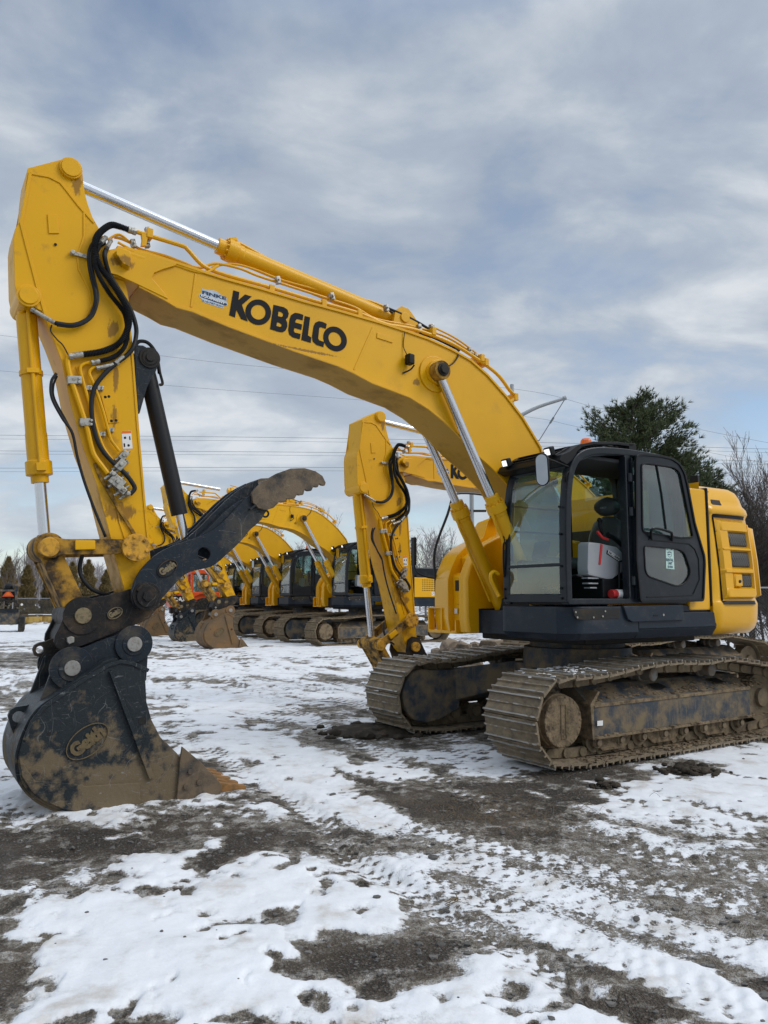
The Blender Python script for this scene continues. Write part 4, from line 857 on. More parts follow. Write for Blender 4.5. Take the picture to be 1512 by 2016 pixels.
part('beacon_lens',MB().lathe((.55,.78,3.62),(.55,.78,3.8),[(0,.076),(.03,.078),(.09,.068),(.115,.05),(.12,.02)],20),'amber','house',.004,parent=bc)
# rubber mirror on the front corner
mp=T(1084,934,1.5); c_=Vector((mp[0]+.09,1.47,mp[1]+.05)); b=MB()
def pill(h,w,n=10): return [(w*math.cos(R(a)),(h-w)+w*math.sin(R(a))) for a in range(0,181,18)]+[(w*math.cos(R(a)),-(h-w)+w*math.sin(R(a))) for a in range(180,361,18)]
def pillmesh(b,c,x,n_,h,w,t0,t1,k=1.,shear=.04):
    x=Vector(x).normalized(); n_=Vector(n_).normalized(); u_=Vector((0,0,1)); 
    rings=[[c+x*(p*k2)+u_*(q*k2)+x*(-q*shear)+n_*t for p,q in pill(h,w)] for t,k2 in ((t0,1.),((t0+t1)/2,1.),(t1,k))]
    return b.loft(rings)
nv=Vector((.90,.42,-.26)).normalized(); xv=Vector((-.38,.93,0))
pillmesh(b,c_,xv,nv,.178,.076,-.02,.012,.99); b.tube([c_-nv*.02+Vector((0,0,.13)),c_-nv*.06+Vector((-.02,-.04,.14)),Vector((1.50,1.40,3.2))],.012); mr=part('side_mirror',b,'black','house',.006)
part('mirror_glass',pillmesh(MB(),c_,xv,nv,.166,.065,.0125,.0145),'mirror','house',0,parent=mr)
b=MB().obox((1.56,1.40,3.06),(1,0,0),(0,1,0),(0,0,1),.02,.018,.025); b.tube([(1.55,1.42,2.95),(1.57,1.43,3.1),(1.50,1.42,3.16)],.008)
for z in (1.75,1.86,2.1,2.45,2.75): b.cyl((1.61,1.36,z),(1.635,1.37,z),.014,None,8); b.cyl((1.61,.44,z),(1.635,.44,z),.014,None,8)
part('cab_bolt',b,'black','house',.003,far=False)
part('wiper',MB().tube([(1.62,.43,2.0),(1.64,.44,2.25),(1.62,.46,2.9)],.012).tube([(1.62,.44,2.1),(1.60,.50,2.9)],.006),'black','house',0)
# ---- open door folded back against the side -------------------------------------------------
DV=1.50
dout=TL([(1261,1184),(1253,1100),(1252,905),(1256,896),(1268,895),(1300,898),(1322,903),(1337,913),(1347,931),(1352,950),(1367,1030),(1386,1095),(1387,1110),(1384,1182)],DV); dout=chk(dout,2,mx=.02)
w1=P5([(852,248),(880,243),(1015,262),(1040,275),(1056,300),(1122,628),(1060,632),(868,602),(858,590)],DV); w1=chk(w1,2,mx=.02)
w2=P5([(866,672),(1040,688),(1068,700),(1082,720),(1108,800),(1104,830),(1085,862),(1062,880),(1030,882),(888,832),(872,800)],DV); w2=chk(w2,2,mx=.025)
b=MB().shape([dout,w1,w2],DV-.028,DV); door=part('cab_door',b,'charcoal','house',.004,far=True)
b=MB(); b.ribbon(w1,.02,DV-.002,DV+.012,True); b.ribbon(w2,.018,DV-.002,DV+.010,True); b.ribbon(offset(dout,.0,True),.028,DV-.01,DV+.014,True); b.ribbon(P5([(890,640),(1100,662),(1130,690),(1150,740),(1155,850),(1120,930),(880,940)],DV),.016,DV,DV+.008); b.ribbon(P5([(934,252),(960,400),(985,600)],DV),.014,DV-.02,DV+.004)
part('door_trim',b,'black','house',.004,parent=door)
b=MB().prism(w1,DV-.016,DV-.012); b.prism(w2,DV-.016,DV-.012); part('door_glass',b,'glassdark','house',0,parent=door)
b=MB().tube(CR3((940,820),2.643,[(905,640,DV),(905,595,DV+.05),(930,582,DV+.06),(1000,600,DV+.06),(1012,615,DV+.05),(1012,645,DV)]),.016); part('door_handle',b,'black','house',0,parent=door)
b=MB()
for z in (1.95,2.75,3.15): b.cyl((.585,1.46,z-.05),(.585,1.46,z+.05),.03,None,12); b.box((.50,1.44,z-.04),(.6,1.48,z+.04))
b.ribbon(P5([(765,210),(790,940)],1.46),.02,1.44,1.475); b.ribbon(P5([(800,215),(828,950)],1.46),.018,1.44,1.47); part('door_hinge',b,'charcoal','house',.004)
sk=part('rental_sticker',MB().prism(TL([(1312,1079),(1327,1081),(1329,1121),(1313,1119)],DV),DV-.011,DV-.009),'mint','house',0,parent=door,far=False,label='pale green rental sticker on the door glass')
def srx(p): return CR((1290,1060),25.2,p,DV)
b=MB(); tx(b,'RENTAL',(580,1130),(935,1150),145,srx,DV-.009,.04,.001); tx(b,'UNIT',(660,1295),(885,1312),130,srx,DV-.009,.04,.001); tx(b,'SK404A',(645,1465),(915,1480),130,srx,DV-.009,.03,.001)
b.shape([circ(srx([(745,790)])[0],.036,24),circ(srx([(745,790)])[0],.031,24)],DV-.009,DV-.008); b.prism(srx([(650,770),(780,770),(780,820),(650,820)]),DV-.009,DV-.008); b.prism(srx([(620,680),(850,690),(850,715),(620,705)]),DV-.009,DV-.008); b.prism(srx([(600,510),(640,510),(640,560),(600,560)]),DV-.009,DV-.008); b.prism(srx([(790,530),(880,530),(880,570),(790,570)]),DV-.009,DV-.008); 
part('rental_print',b,'inkblue','house',0,parent=door,far=False)
# ---- inside the cab ---------------------------------------------------------------------------
b=MB().loft([[(u,.95+w*math.cos(a),z+h*math.sin(a)) for a in [6.283*i/16 for i in range(16)]] for u,z,w,h in ((.46,2.12,.02,.02),(.48,2.12,.24,.05),(1.0,2.16,.25,.07),(1.04,2.16,.22,.03))])
bk_=[(.50,2.1,.25,.08),(.48,2.3,.27,.075),(.44,2.52,.26,.07),(.41,2.68,.21,.06),(.39,2.74,.1,.04)]
b.loft([[(u+h*math.sin(a),.95+w*math.cos(a),z+h*.2*math.sin(a)) for a in [6.283*i/20 for i in range(20)]] for u,z,w,h in bk_]); st_=part('operator_seat',b,'seat','house',0,far=True,ang=60)
b=MB().loft([[(u,.95+w*math.cos(a),2.87+h*math.sin(a)) for a in [6.283*i/18 for i in range(18)]] for u,w,h in ((.32,.1,.06),(.34,.16,.11),(.42,.17,.12),(.47,.15,.09),(.48,.05,.03))]); part('headrest',b,'seat','house',0,parent=st_,ang=60)
b=MB().text('KOBELCO',(.492,.92,2.84),(.492,1.02,2.84),.022,0,.0,.03,(1,0,0)) ; part('headrest_print',b,'grey','house',0,parent=st_,far=False)
b=MB().box((.2,.6,1.74),(.85,1.25,1.98)); b.box((-.3,.5,1.74),(.1,1.3,2.3)); b.box((1.15,.5,1.74),(1.5,.6,2.2)); b.box((.0,.44,1.9),(1.2,.56,2.26)); part('cab_console',b,'black','house',.03,parent=st_)
A0=1.24; ax=[(1157,1071),(1160,1066),(1180,1068),(1215,1076),(1232,1092),(1236,1110),(1226,1128),(1206,1141),(1196,1142),(1158,1133),(1156,1120)]
b=MB().prismT(TL(ax,A0),A0-.16,A0,0,.03); ab=part('armrest_box',b,'grey','house',.018)
b=MB().ribbon(TL([(1184,1071),(1180,1112)],A0),.035,A0-.01,A0+.012); b.ribbon(TL([(1176,1046),(1186,1058),(1198,1063)],A0-.03),.03,A0-.05,A0-.02); part('lock_lever',b,'red','house',.01,parent=ab)
b=MB().prism(CR((1100,880),6.3,[(598,1278),(762,1388),(752,1432),(588,1325)],A0),A0-.004,A0+.0015); bd=part('badge',b,'ink','house',0,parent=ab,far=False)
q0,q1=CR((1100,880),6.3,[(604,1322),(748,1420)],A0); b=MB().text('KOBELCO',(q0[0],A0,q0[1]),(q1[0],A0,q1[1]),.052,0,.003,.03); part('badge_lettering',b,'white','house',0,parent=ab,far=False)
b=MB().tube(TP([(1182,1024,A0-.1),(1181,1036,A0-.1),(1188,1052,A0-.08)]),lambda t:.026-.01*t,10); b.tube(TP([(1196,1052,A0-.03),(1215,1064,A0-.03),(1228,1078,A0-.03)]),.03,10); b.ico(TV(1180,1024,A0-.1),.03,2,jit=0); part('joystick',b,'black','house',0,parent=ab)
b=MB().tube(TP([(1219,1172,1.3),(1219,1112,1.3),(1222,1105,1.3),(1240,1104,1.32)]),.011); part('grab_rail',b,'black','house',0)
b=MB().cyl((.78,1.3,1.80),(.50,1.3,1.80),.052,None,18); fe=part('fire_extinguisher',b,'red','house',.01,far=False); b=MB().cyl((.70,1.3,1.80),(.6,1.3,1.80),.0535,None,18); part('extinguisher_label',b,'white','house',0,parent=fe,far=False)
b=MB().obox((1.30,.72,2.32),(1,0,.35),(0,1,0),(-.35,0,1),.015,.12,.1); b.tube([(1.28,.72,2.2),(1.3,.72,2.0),(1.25,.6,1.9)],.02); b.obox((1.25,1.2,2.0),(1,0,.2),(0,1,0),(-.2,0,1),.05,.08,.01)
for y in (.82,.95,1.08): b.obox((1.32,y,1.84),(1,0,.6),(0,1,0),(-.6,0,1),.05,.035,.01); b.tube([(1.28,y,1.8),(1.22,y,2.0),(1.2,y,2.2)],.008)
part('monitor_and_pedals',b,'black','house',.006)
b=MB()
for z,w in ((2.03,.09),(1.98,.10),(1.92,.09),(1.87,.06)): b.obox((.98,1.18,z),(1,.1,0),(0,1,0),(0,0,1),w,.05,.008)
part('floor_papers',b,'grey','house',.004,far=False)
b=MB(); 
for y,z in ((.47,2.55),(.47,2.85)): b.cyl((.65,y,z),(1.5,y,z),.010,None,8)
part('window_bar',b,'black','house',0)
b=MB(); [b.box((1.49,.465,z),(1.4,.468,z+.05)) for z in (2.30,2.36,2.42,2.48,2.56)]; part('notice_sheet',b,'white','house',0,far=False)
# ---- counterweight -------------------------------------------------------------------------
plan=[(-.90,1.44),(-.96,1.475),(-1.4,1.475),(-1.72,1.465),(-1.90,1.40),(-2.03,1.2),(-2.1,.85),(-2.16,.5),(-2.18,0),(-2.16,-.5),(-2.1,-.85),(-2.0,-1.12),(-1.84,-1.33),(-1.5,-1.45),(-.95,-1.45)]
PL=[Vector(p) for p in plan]; SL=[0]
for a_,b_ in zip(PL,PL[1:]): SL.append(SL[-1]+(b_-a_).length)
def onplan(s,off=0.):
    i=max(0,min(len(PL)-2,next((k for k in range(len(SL)-1) if SL[k+1]>=s),len(PL)-2))); t=(s-SL[i])/(SL[i+1]-SL[i]); p=PL[i].lerp(PL[i+1],t)
    def nr(j):
        a_=PL[max(0,j-1)]; b_=PL[min(len(PL)-1,j+1)]; d_=(b_-a_).normalized(); return Vector((d_.y,-d_.x)) 
    n_=nr(i).lerp(nr(i+1),t).normalized(); 
    if n_.dot(p-Vector((-1,0)))<0: n_=-n_
    return p+n_*off
NS=60; smp=[SL[-1]*k/NS for k in range(NS+1)]
def zoff(z):
    tb=[(1.30,-.11),(1.36,-.04),(1.45,.0),(1.68,.018),(1.74,-.005),(2.1,-.015),(2.5,-.05),(2.8,-.085),(2.86,-.055),(2.92,-.07),(2.97,-.115),(3.08,-.15),(3.16,-.20),(3.21,-.28),(3.24,-.40)]
    for (a_,p_),(b_,q_) in zip(tb,tb[1:]):
        if z<=b_: return p_+(q_-p_)*(z-a_)/(b_-a_)
    return tb[-1][1]
b=MB(); rings=[]
for z in (1.30,1.33,1.36,1.40,1.45,1.6,1.68,1.71,1.74,1.9,2.1,2.3,2.5,2.65,2.8,2.83,2.86,2.89,2.92,2.945,2.97,3.02,3.08,3.12,3.16,3.19,3.21,3.225,3.24):
    rings.append([(onplan(s,zoff(z)).x,onplan(s,zoff(z)).y,z) for s in smp]+[(-.93,-1.3,z),(-.93,1.3,z)])
b.loft(rings); cw=part('counterweight',b,'yclean','house',0,ang=50)
def patch(b,s0,s1,z0,z1,o0,o1,slope=0.,rz=.05,rs=.05,n=14):
    """raised panel that follows the curved weight, edges chamfered"""
    rr=[]
    zb=lambda z:zoff(z)+.018
    for z,o in ((z0,o0),(z0+.03,o1),((z0+z1)/2,o1),(z1-.03,o1),(z1,o0)):
        rr.append([ (onplan(s0+(s1-s0)*k/n,(o if 0<k<n else o0)+zb(z)).x,onplan(s0+(s1-s0)*k/n,(o if 0<k<n else o0)+zb(z)).y,z) for k in range(n+1)])
    back=[[(onplan(s0+(s1-s0)*k/n,-.06+zb(z)).x,onplan(s0+(s1-s0)*k/n,-.06+zb(z)).y,z) for k in range(n+1)] for z in (z1,z0)]
    return b.loft(rr+back+[rr[0]],cap=True,closed=False)
s0=.17
b=MB(); patch(b,s0,.86,1.74,1.90,-.02,.034); patch(b,s0,.86,2.05,2.15,-.02,.038); patch(b,s0,.86,2.34,2.42,-.02,.038); patch(b,s0,.84,2.59,2.76,-.02,.034); patch(b,s0,.40,1.76,2.74,-.02,.028,n=6); patch(b,.36,.56,1.88,2.08,-.02,.04,n=6)
patch(b,.80,.87,1.76,2.74,-.02,.030,n=4)
part('access_door',b,'yclean','house',0,ang=50,parent=cw)
b=MB(); patch(b,.38,.82,1.88,2.07,-.02,.004); patch(b,.38,.82,2.14,2.36,-.02,.004); patch(b,.38,.82,2.41,2.61,-.02,.004); part('grille',b,'grille','house',0,parent=cw)
b=MB(); patch(b,.44,.51,1.93,2.0,.03,.05,n=4); part('door_latch',b,'black','house',0,parent=cw); 
for k0 in (.98,2.2,3.5):
    b=MB(); [patch(b,k0,k0+1.1,z,z+.09,-.02,.05) for z in (1.76,1.98,2.2,2.42,2.62)]; patch(b,k0-.05,k0+.08,1.76,2.7,-.02,.05,n=4); part('rear_louvre',b,'yclean','house',0,ang=50,parent=cw)
    b=MB(); patch(b,k0,k0+1.1,1.78,2.65,-.02,.0); part('grille',b,'grille','house',0,parent=cw)
b=MB(); c0=CR((1360,920),5.76,[(330,455),(330,370),(345,340),(400,310),(520,290),(545,300),(580,380),(600,460)],1.47)
b.prism([(-1.12,2.99),(-1.12,3.08),(-1.3,3.12),(-1.5,3.12),(-1.55,3.0)],1.40,1.475) if False else patch(b,.16,.42,2.93,3.04,-.03,-.010,n=6); part('lifting_pocket',b,'deep','house',0,parent=cw)
b=MB(); patch(b,.135,.15,1.70,2.80,-.02,.004,n=2); patch(b,.135,.9,2.795,2.81,-.02,.004,n=8); patch(b,.135,.9,1.69,1.705,-.02,.004,n=8); part('panel_gap',b,'black','house',0,parent=cw)
b=MB().obox((-1.62,.75,3.40),(1,.2,0),(-.2,1,0),(0,0,1),.03,.055,.06); b.tube([(-1.6,.78,3.22),(-1.6,.78,3.36)],.02); wl=part('work_light',b,'black','house',.012); part('lamp_lens',MB().obox((-1.655,.745,3.42),(1,.2,0),(-.2,1,0),(0,0,1),.005,.045,.05),'white','house',.004,parent=wl)
# engine covers between cab and weight, right-hand body with steps
b=MB().box((-.90,1.1,1.6),(-.48,1.42,3.05)); b.prism([(-.55,3.0),(-.60,3.13),(-.9,3.13),(-.9,3.0)],1.1,1.42); part('side_cover',b,'yclean','house',.03)
b=MB().box((-1.6,-1.2,2.5),(-.6,1.0,2.72)); b.box((-1.15,.85,2.7),(-.5,1.30,3.14)); b.box((-1.05,.9,3.13),(-.75,1.25,3.17)); b.box((-.92,1.30,1.65),(-.88,1.44,3.15)); part('engine_hood',b,'charcoal','house',.03)
rb=[(1.30,1.30),(1.33,1.5),(1.33,2.0),(1.28,2.14),(1.18,2.32),(1.02,2.46),(.85,2.54),(.70,2.60),(.62,2.78),(.54,2.88),(.3,2.91),(.12,2.85),(.05,2.6),(-1.2,2.55),(-1.2,1.30)]
b=MB(); rings=[]
for y,k in ((-1.46,.06),(-1.40,.015),(-1.2,.0),(-.95,-.02),(-.9,-.045)): rings.append([(u-(k if u>0 else 0)-(-1.46-y)*-.0+(y+1.46)*.17*(1 if u>.4 else 0),y,z-(k if z>2.6 else 0)) for u,z in rb])
b.loft(rings); 
rings=[]
for y,k in ((-.62,-.03),(-.55,.0),(-.5,.0),(-.46,.03)): rings.append([(u-k*(u>0)+(y+1.46)*.17*(u>.4),y,z-(k if z>2.6 else 0)) for u,z in rb])
b.loft(rings); b.box((-1.2,-.95,1.3),(1.2,-.5,2.0)); b.prism([(1.36,1.30),(1.38,2.05),(1.3,2.1),(.6,2.1),(.6,1.3)],-.92,-.6); b.prism([(1.2,2.05),(1.24,2.3),(.9,2.5),(.9,2.05)],-.92,-.6); b.prism([(.9,2.4),(.92,2.5),(.7,2.62),(.0,2.86),(.0,2.4)],-.92,-.6)
rbod=part('right_hand_body',b,'yclean','house',.02,ang=45)
b=MB().box((.2,-.50,1.30),(1.30,-.455,1.62)); b.box((1.02,-.5,1.30),(1.26,.36,1.60)); part('lower_panel',b,'skirt','house',.01)
b=MB().box((1.415,-1.2,1.66),(1.44,-.74,2.06)) if False else MB().obox((1.345,-.82,1.86),(0.17,1,0),(1,-.17,0),(0,0,1),.22,.035,.2); part('locker_lid',b,'yclean','house',.03,parent=rbod)
b=MB().obox((1.385,-.80,1.92),(0.17,1,0),(1,-.17,0),(0,0,1),.05,.006,.07); part('locker_window',b,'deep','house',.004,parent=rbod); b=MB().obox((1.385,-.83,1.58),(0.17,1,0),(1,-.17,0),(0,0,1),.035,.006,.035); part('small_sticker',b,'white','house',.0,parent=rbod)
b=MB()
for y in (-1.42,-1.12): b.box((1.32,y-.015,1.28),(1.42,y+.015,1.62))
b.box((1.22,-1.44,1.61),(1.40,-1.0,1.63)); b.box((1.22,-1.44,1.28),(1.42,-.8,1.32)); b.box((1.3,-.82,1.28),(1.42,-.79,1.46)); b.box((1.34,-1.12,1.3),(1.38,-1.07,1.62)); part('boarding_step',b,'yclean','house',.006)
b=MB().tube([(1.30,-1.38,1.6),(1.32,-1.38,2.0),(1.33,-1.38,2.42),(1.10,-1.38,2.95),(1.0,-1.38,3.2),(.85,-1.38,3.28),(.4,-1.38,3.28),(.3,-1.38,3.2),(.3,-1.38,2.9)],.019,8,4); part('hand_rail',b,'charcoal','house',0)
b=MB().tube([(1.33,-1.38,2.03),(1.42,-1.5,2.06),(1.5,-1.62,2.15),(1.5,-1.64,2.4)],.014); b.obox((1.5,-1.66,2.42),(.1,1,0),(1,-.1,0),(0,0,1),.05,.02,.2); mr=part('side_mirror',b,'black','house',.01); part('mirror_glass',MB().obox((1.478,-1.66,2.42),(.1,1,0),(1,-.1,0),(0,0,1),.04,.003,.18),'mirror','house',0,parent=mr)
b=MB().lathe((.6,-.85,2.88),(.6,-.85,3.1),[(0,.11),(.08,.11),(.1,.08),(.14,.08),(.15,.05)],18); part('air_intake',b,'black','house',.004)
b=MB()
for z in (2.0,2.05,2.1,2.35,2.42,2.49): b.box((.5,-.49,z),(.85,-.452,z+.02))
part('vent_slot',b,'deep','house',0,far=False)
# boom foot bracket, front pipes beside the cab
b=MB()
for y in (V0+.34,V0-.38): b.prism([(1.0,1.3),(1.0,1.75),(.85,2.2),(.6,2.45),(.35,2.45),(.1,2.1),(0,1.3)],y,y+.05)
part('boom_bracket',b,'yellow','house',.01)
pp=CR3((960,850),5.447,[(120,1480,.30),(40,1400,.34),(0,1300,.36)])
part('hydraulic_pipe',MB().tube(CR3((960,850),5.447,[(122,1770,.38),(95,1715,.36),(40,1600,.36),(35,1530,.36),(70,1500,.36),(120,1530,.36)]),.022),'yellow','house',0)
# ---- extras used only by the machines behind (closed door, standard rear) --------------------
EX={}
def extra(key,name,mb,material,bevel=.01,ang=38,label=None):
    EX.setdefault(key,[]).append((name,mb.mesh(name,material,bevel,ang),label))
b=MB().shape([[(1.52,1.72),(1.50,2.9),(1.44,3.15),(1.3,3.3),(1.1,3.38),(.6,3.41),(.6,1.72)],[(1.43,2.2),(1.42,2.9),(1.36,3.1),(1.22,3.23),(1.05,3.29),(.7,3.31),(.7,2.1),(1.1,2.05)]],1.41,1.445); extra('closed','cab_door',b,'charcoal',.004)
b=MB().prism([(1.43,2.2),(1.42,2.9),(1.36,3.1),(1.22,3.23),(1.05,3.29),(.7,3.31),(.7,2.1),(1.1,2.05)],1.425,1.43); extra('closed','door_glass',b,'glassdark',0)
b=MB().box((-.4,1.3,1.66),(-1.2,1.44,2.75)); b.prism([(.56,1.7),(-.36,1.7),(-.36,2.35),(.56,2.6)],1.43,1.45); extra('std','side_cover',b,'charcoal')
b=MB().box((-2.9,-1.42,1.62),(-1.2,1.42,2.35)); extra('std','engine_housing',b,'yclean',.04)
b=MB().box((-2.7,-1.1,2.33),(-1.25,1.15,2.72)); extra('std','engine_hood',b,'charcoal',.06)
b=MB()
for i in range(6):
    for j in range(12): b.box((-1.55-j*.075,1.418,2.24-i*.075),(-1.59-j*.075,1.423,2.27-i*.075))
b.box((-1.3,1.418,2.36-.0),(-2.6,1.16,2.42)); extra('std','vent_slots',b,'deep',0)
b=MB().box((-3.0,-1.45,1.3),(-1.0,1.44,1.60)); extra('std','side_skirt',b,'skirt')
cwp=[(-2.9,1.45),(-3.3,1.42),(-3.6,1.1),(-3.75,.5),(-3.75,-.5),(-3.6,-1.1),(-3.3,-1.42),(-2.9,-1.45)]
b=MB().hprism(cwp,1.32,2.55); extra('std','counterweight',b,'yclean',.06)
b=MB().text('SK350',(-1.95,1.425,1.68),(-2.65,1.425,1.68),.15,0,.002,.04); extra('std','model_lettering',b,'white',0)
b=MB().cyl((-1.9,.3,2.7),(-1.9,.3,3.0),.06); extra('std','exhaust',b,'deep',.01)
# =================== the other excavators of the row ===========================================
def sim(a,b,a2,b2,scale=True):
    a,b,a2,b2=(Vector(q) for q in (a,b,a2,b2)); d=b-a; e=b2-a2
    k=e.length/d.length if scale else 1.
    th_=math.atan2(e.y,e.x)-math.atan2(d.y,d.x); c_,s_=math.cos(th_)*k,math.sin(th_)*k
    return Matrix(((c_,0,-s_,a2.x-(c_*a.x-s_*a.y)),(0,1,0,0),(s_,0,c_,a2.y-(s_*a.x+c_*a.y)),(0,0,0,1)))
def ap2(m,p): q=m@Vector((p[0],0,p[1])); return (q.x,q.z)
def make_far(label,loc,s,pin2,tip2,link2,coup2,armc=None,thumb=False,bucket='bucketrust',house='sr',bscale=1.,under=(1.86,-1.95),closed=False,nobucket=False,keepsticker=True):
    r=thing('excavator',label,'excavator',(loc[0],loc[1],0),AZ,'yellow excavators parked in a row',None,s)
    if armc: mA=sim(T(55,331,.3),TIP,armc,tip2); pin2=ap2(mA,PIN)
    else: mA=sim(PIN,TIP,pin2,tip2)
    mB=sim(FOOT,PIN,FOOT,pin2)
    lift2=ap2(mB,LIFT); top2=ap2(mA,ARMTOP); ab2=ap2(mB,AB); bp2=ap2(mA,BPIN); la2=ap2(mA,LINKA)
    mm={'house':Matrix.Identity(4),'under':Matrix.Identity(4),'boom':mB,'arm':mA,
        'lrod':sim(LIFT,LFOOT,lift2,LFOOT,False),'lbar':sim(LFOOT,LIFT,LFOOT,lift2,False),
        'arod':sim(ARMTOP,AB,top2,ab2,False),'abar':sim(AB,ARMTOP,ab2,top2,False),
        'bbar':sim(BPIN,LPIN,bp2,link2,False),'brod':sim(LPIN,BPIN,link2,bp2,False),
        'linkA':sim(LPIN,LINKA,link2,la2),'linkB':sim(LPIN,COUP,link2,coup2)}
    mK=sim(TIP,COUP,tip2,coup2,False); mm['bucket']=mK@Matrix.Translation((0,0,0)) 
    if bscale!=1.:
        mm['bucket']=mK@Matrix.Translation((TIP[0],0,TIP[1]))@Matrix.Scale(bscale,4)@Matrix.Translation((-TIP[0],0,-TIP[1]))
    def cp(o,par,top):
        grp,far=INFO[o.name]
        if not far or grp=='thumb': return
        if grp=='bucket' and nobucket: return
        if house!='sr' and o.name.split('.')[0] in ('counterweight','side_cover','engine_hood','hand_rail','air_intake','side_skirt') and top: return
        if closed and o.name.split('.')[0] in ('cab_door',) : return
        c_=o.copy(); COL.objects.link(c_); c_.parent=par; c_.matrix_parent_inverse=Matrix.Identity(4)
        if 'label' in c_ and c_['label'].startswith('large yellow'): del c_['label']
        if top: c_.matrix_basis=mm[grp]
        if grp=='bucket' and bucket!='bucket' and c_.data.materials and c_.data.materials[0] in (M['bucket'],M['thumb'],M['tip']):
            c_.material_slots[0].link='OBJECT'; c_.material_slots[0].material=M[bucket]
        for ch in o.children: cp(ch,c_,False)
    for o in list(root.children): cp(o,r,True)
    for key,on in (('closed',closed),('std',house=='std')):
        if on:
            for nm,me,lb in EX[key]: put(nm,me,r)
    if under: 
        key=under
        if key not in FARU:
            FARU[key]=[]; n0=set(o.name for o in r.children_recursive)
            crawler(1.25,under[0],under[1],True,False,r); crawler(-1.25,under[0],under[1],False,False,r); centre(r,True)
            FARU[key]=[o for o in r.children if o.name not in n0]
        else:
            for o in FARU[key]:
                c_=o.copy(); COL.objects.link(c_); c_.parent=r
                for ch in o.children: d_=ch.copy(); COL.objects.link(d_); d_.parent=c_
    return r
FARU={}
EXH=[]
B1=make_far('yellow excavator right behind the nearest one, its lowered arm without a bucket',(5.2,16.3),1.,T(222,505,.3) and (6.05,4.02),(5.75,.98),(6.43,1.01),(6.12,.55),nobucket=True)
b=MB().prism([(5.88,1.07),(5.8,1.12),(5.66,1.10),(5.57,.93),(5.45,.72),(5.55,.66),(5.85,.70),(5.92,.88)],AN+.01,AN+.05); b.prism([(5.88,1.07),(5.8,1.12),(5.66,1.10),(5.57,.93),(5.45,.72),(5.55,.66),(5.85,.70),(5.92,.88)],AF-.05,AF-.01)
for q in split(b): put('hitch_plate',q.mesh('hitch_plate','coupler',.01),B1)
put('hitch_pin',MB().cylv((5.75,.95),AF-.1,AN+.1,.08).mesh('hitch_pin','ypin',.008),B1)
make_far('yellow excavator of the far row standing nearest, with a rusty brown bucket',(-.75,31.25),1.1,None,(5.2,1.6),(6.17,2.05),(5.72,1.48),armc=(7.6,5.12),house='std',bscale=.94,under=(2.45,-2.2))
make_far('yellow excavator with a closed dark cab and dark blue bucket, second in the far row',(-3.4,35.8),1.1,(6.32,4.36),(5.15,1.5),(6.1,1.75),(5.66,1.25),house='std',bscale=.86,closed=True,bucket='bucket',under=(2.45,-2.2))
make_far('third yellow excavator of the far row, its small cab left of the closed one',(-5.5,40.6),1.1,(6.3,4.3),(5.6,1.5),(6.5,1.9),(6.1,1.3),house='std',bscale=.88,closed=True,under=(2.45,-2.2))
make_far('farthest yellow excavator, its lowered arm showing under the near machine\'s link',(-8.0,46.6),1.1,(6.9,3.25),(5.7,.55),(6.45,.65),(6.0,.3),nobucket=True,house='std',under=(2.45,-2.2))
# =================== ground: gravel yard with melting snow =====================================
def hsh(ix,iy,s):
    h=(ix*374761393+iy*668265263+s*2147483647*7)&0xffffffff; h=((h^(h>>13))*1274126177)&0xffffffff; return ((h^(h>>16))&0xffff)/65535.
def vn(x,y,s=0):
    ix=np.floor(x).astype(np.int64); iy=np.floor(y).astype(np.int64); fx=x-ix; fy=y-iy; fx=fx*fx*(3-2*fx); fy=fy*fy*(3-2*fy)
    a=hsh(ix,iy,s); b=hsh(ix+1,iy,s); c=hsh(ix,iy+1,s); d=hsh(ix+1,iy+1,s)
    return (a*(1-fx)+b*fx)*(1-fy)+(c*(1-fx)+d*fx)*fy
def fb(x,y,o=5,s=0,g=.5):
    r=0;a=1;t=0
    for k in range(o): r=r+vn(x*2**k+k*17.3,y*2**k+k*9.1,s+k)*a; t+=a; a*=g
    return r/t
def ss(a,b,x): t=np.clip((x-a)/(b-a),0,1); return t*t*(3-2*t)
# distances and bearings of the sheet's vertices: fine in front, coarse elsewhere
ds=[1.3]; 
while ds[-1]<900: ds.append(ds[-1]*(1.0058 if ds[-1]<14 else 1.012 if ds[-1]<45 else 1.06))
ds=[0.02,.5,.9]+ds
an=list(np.arange(-34,34.01,.17)); an=[-180+4*k for k in range(36)]+an+[38+4*k for k in range(36)]
an=[a for a in an if -180<=a<180]
D,A=np.meshgrid(np.array(ds),np.radians(np.array(an)),indexing='ij')
X=D*np.sin(A); Y=D*np.cos(A)
def project(X,Y):
    c,s=math.cos(TH),math.sin(TH); d=Y*c-CH*s; d=np.where(d<.2,.2,d); b=-Y*s-CH*c; return 756+FPX*X/d,1008-FPX*b/d
PX,PY=project(X,Y)
n1=fb(X*1.1,Y*1.1,5,1); n2=fb(X*3.7+5,Y*3.7,4,11); n3=fb(X*12,Y*12,3,21)
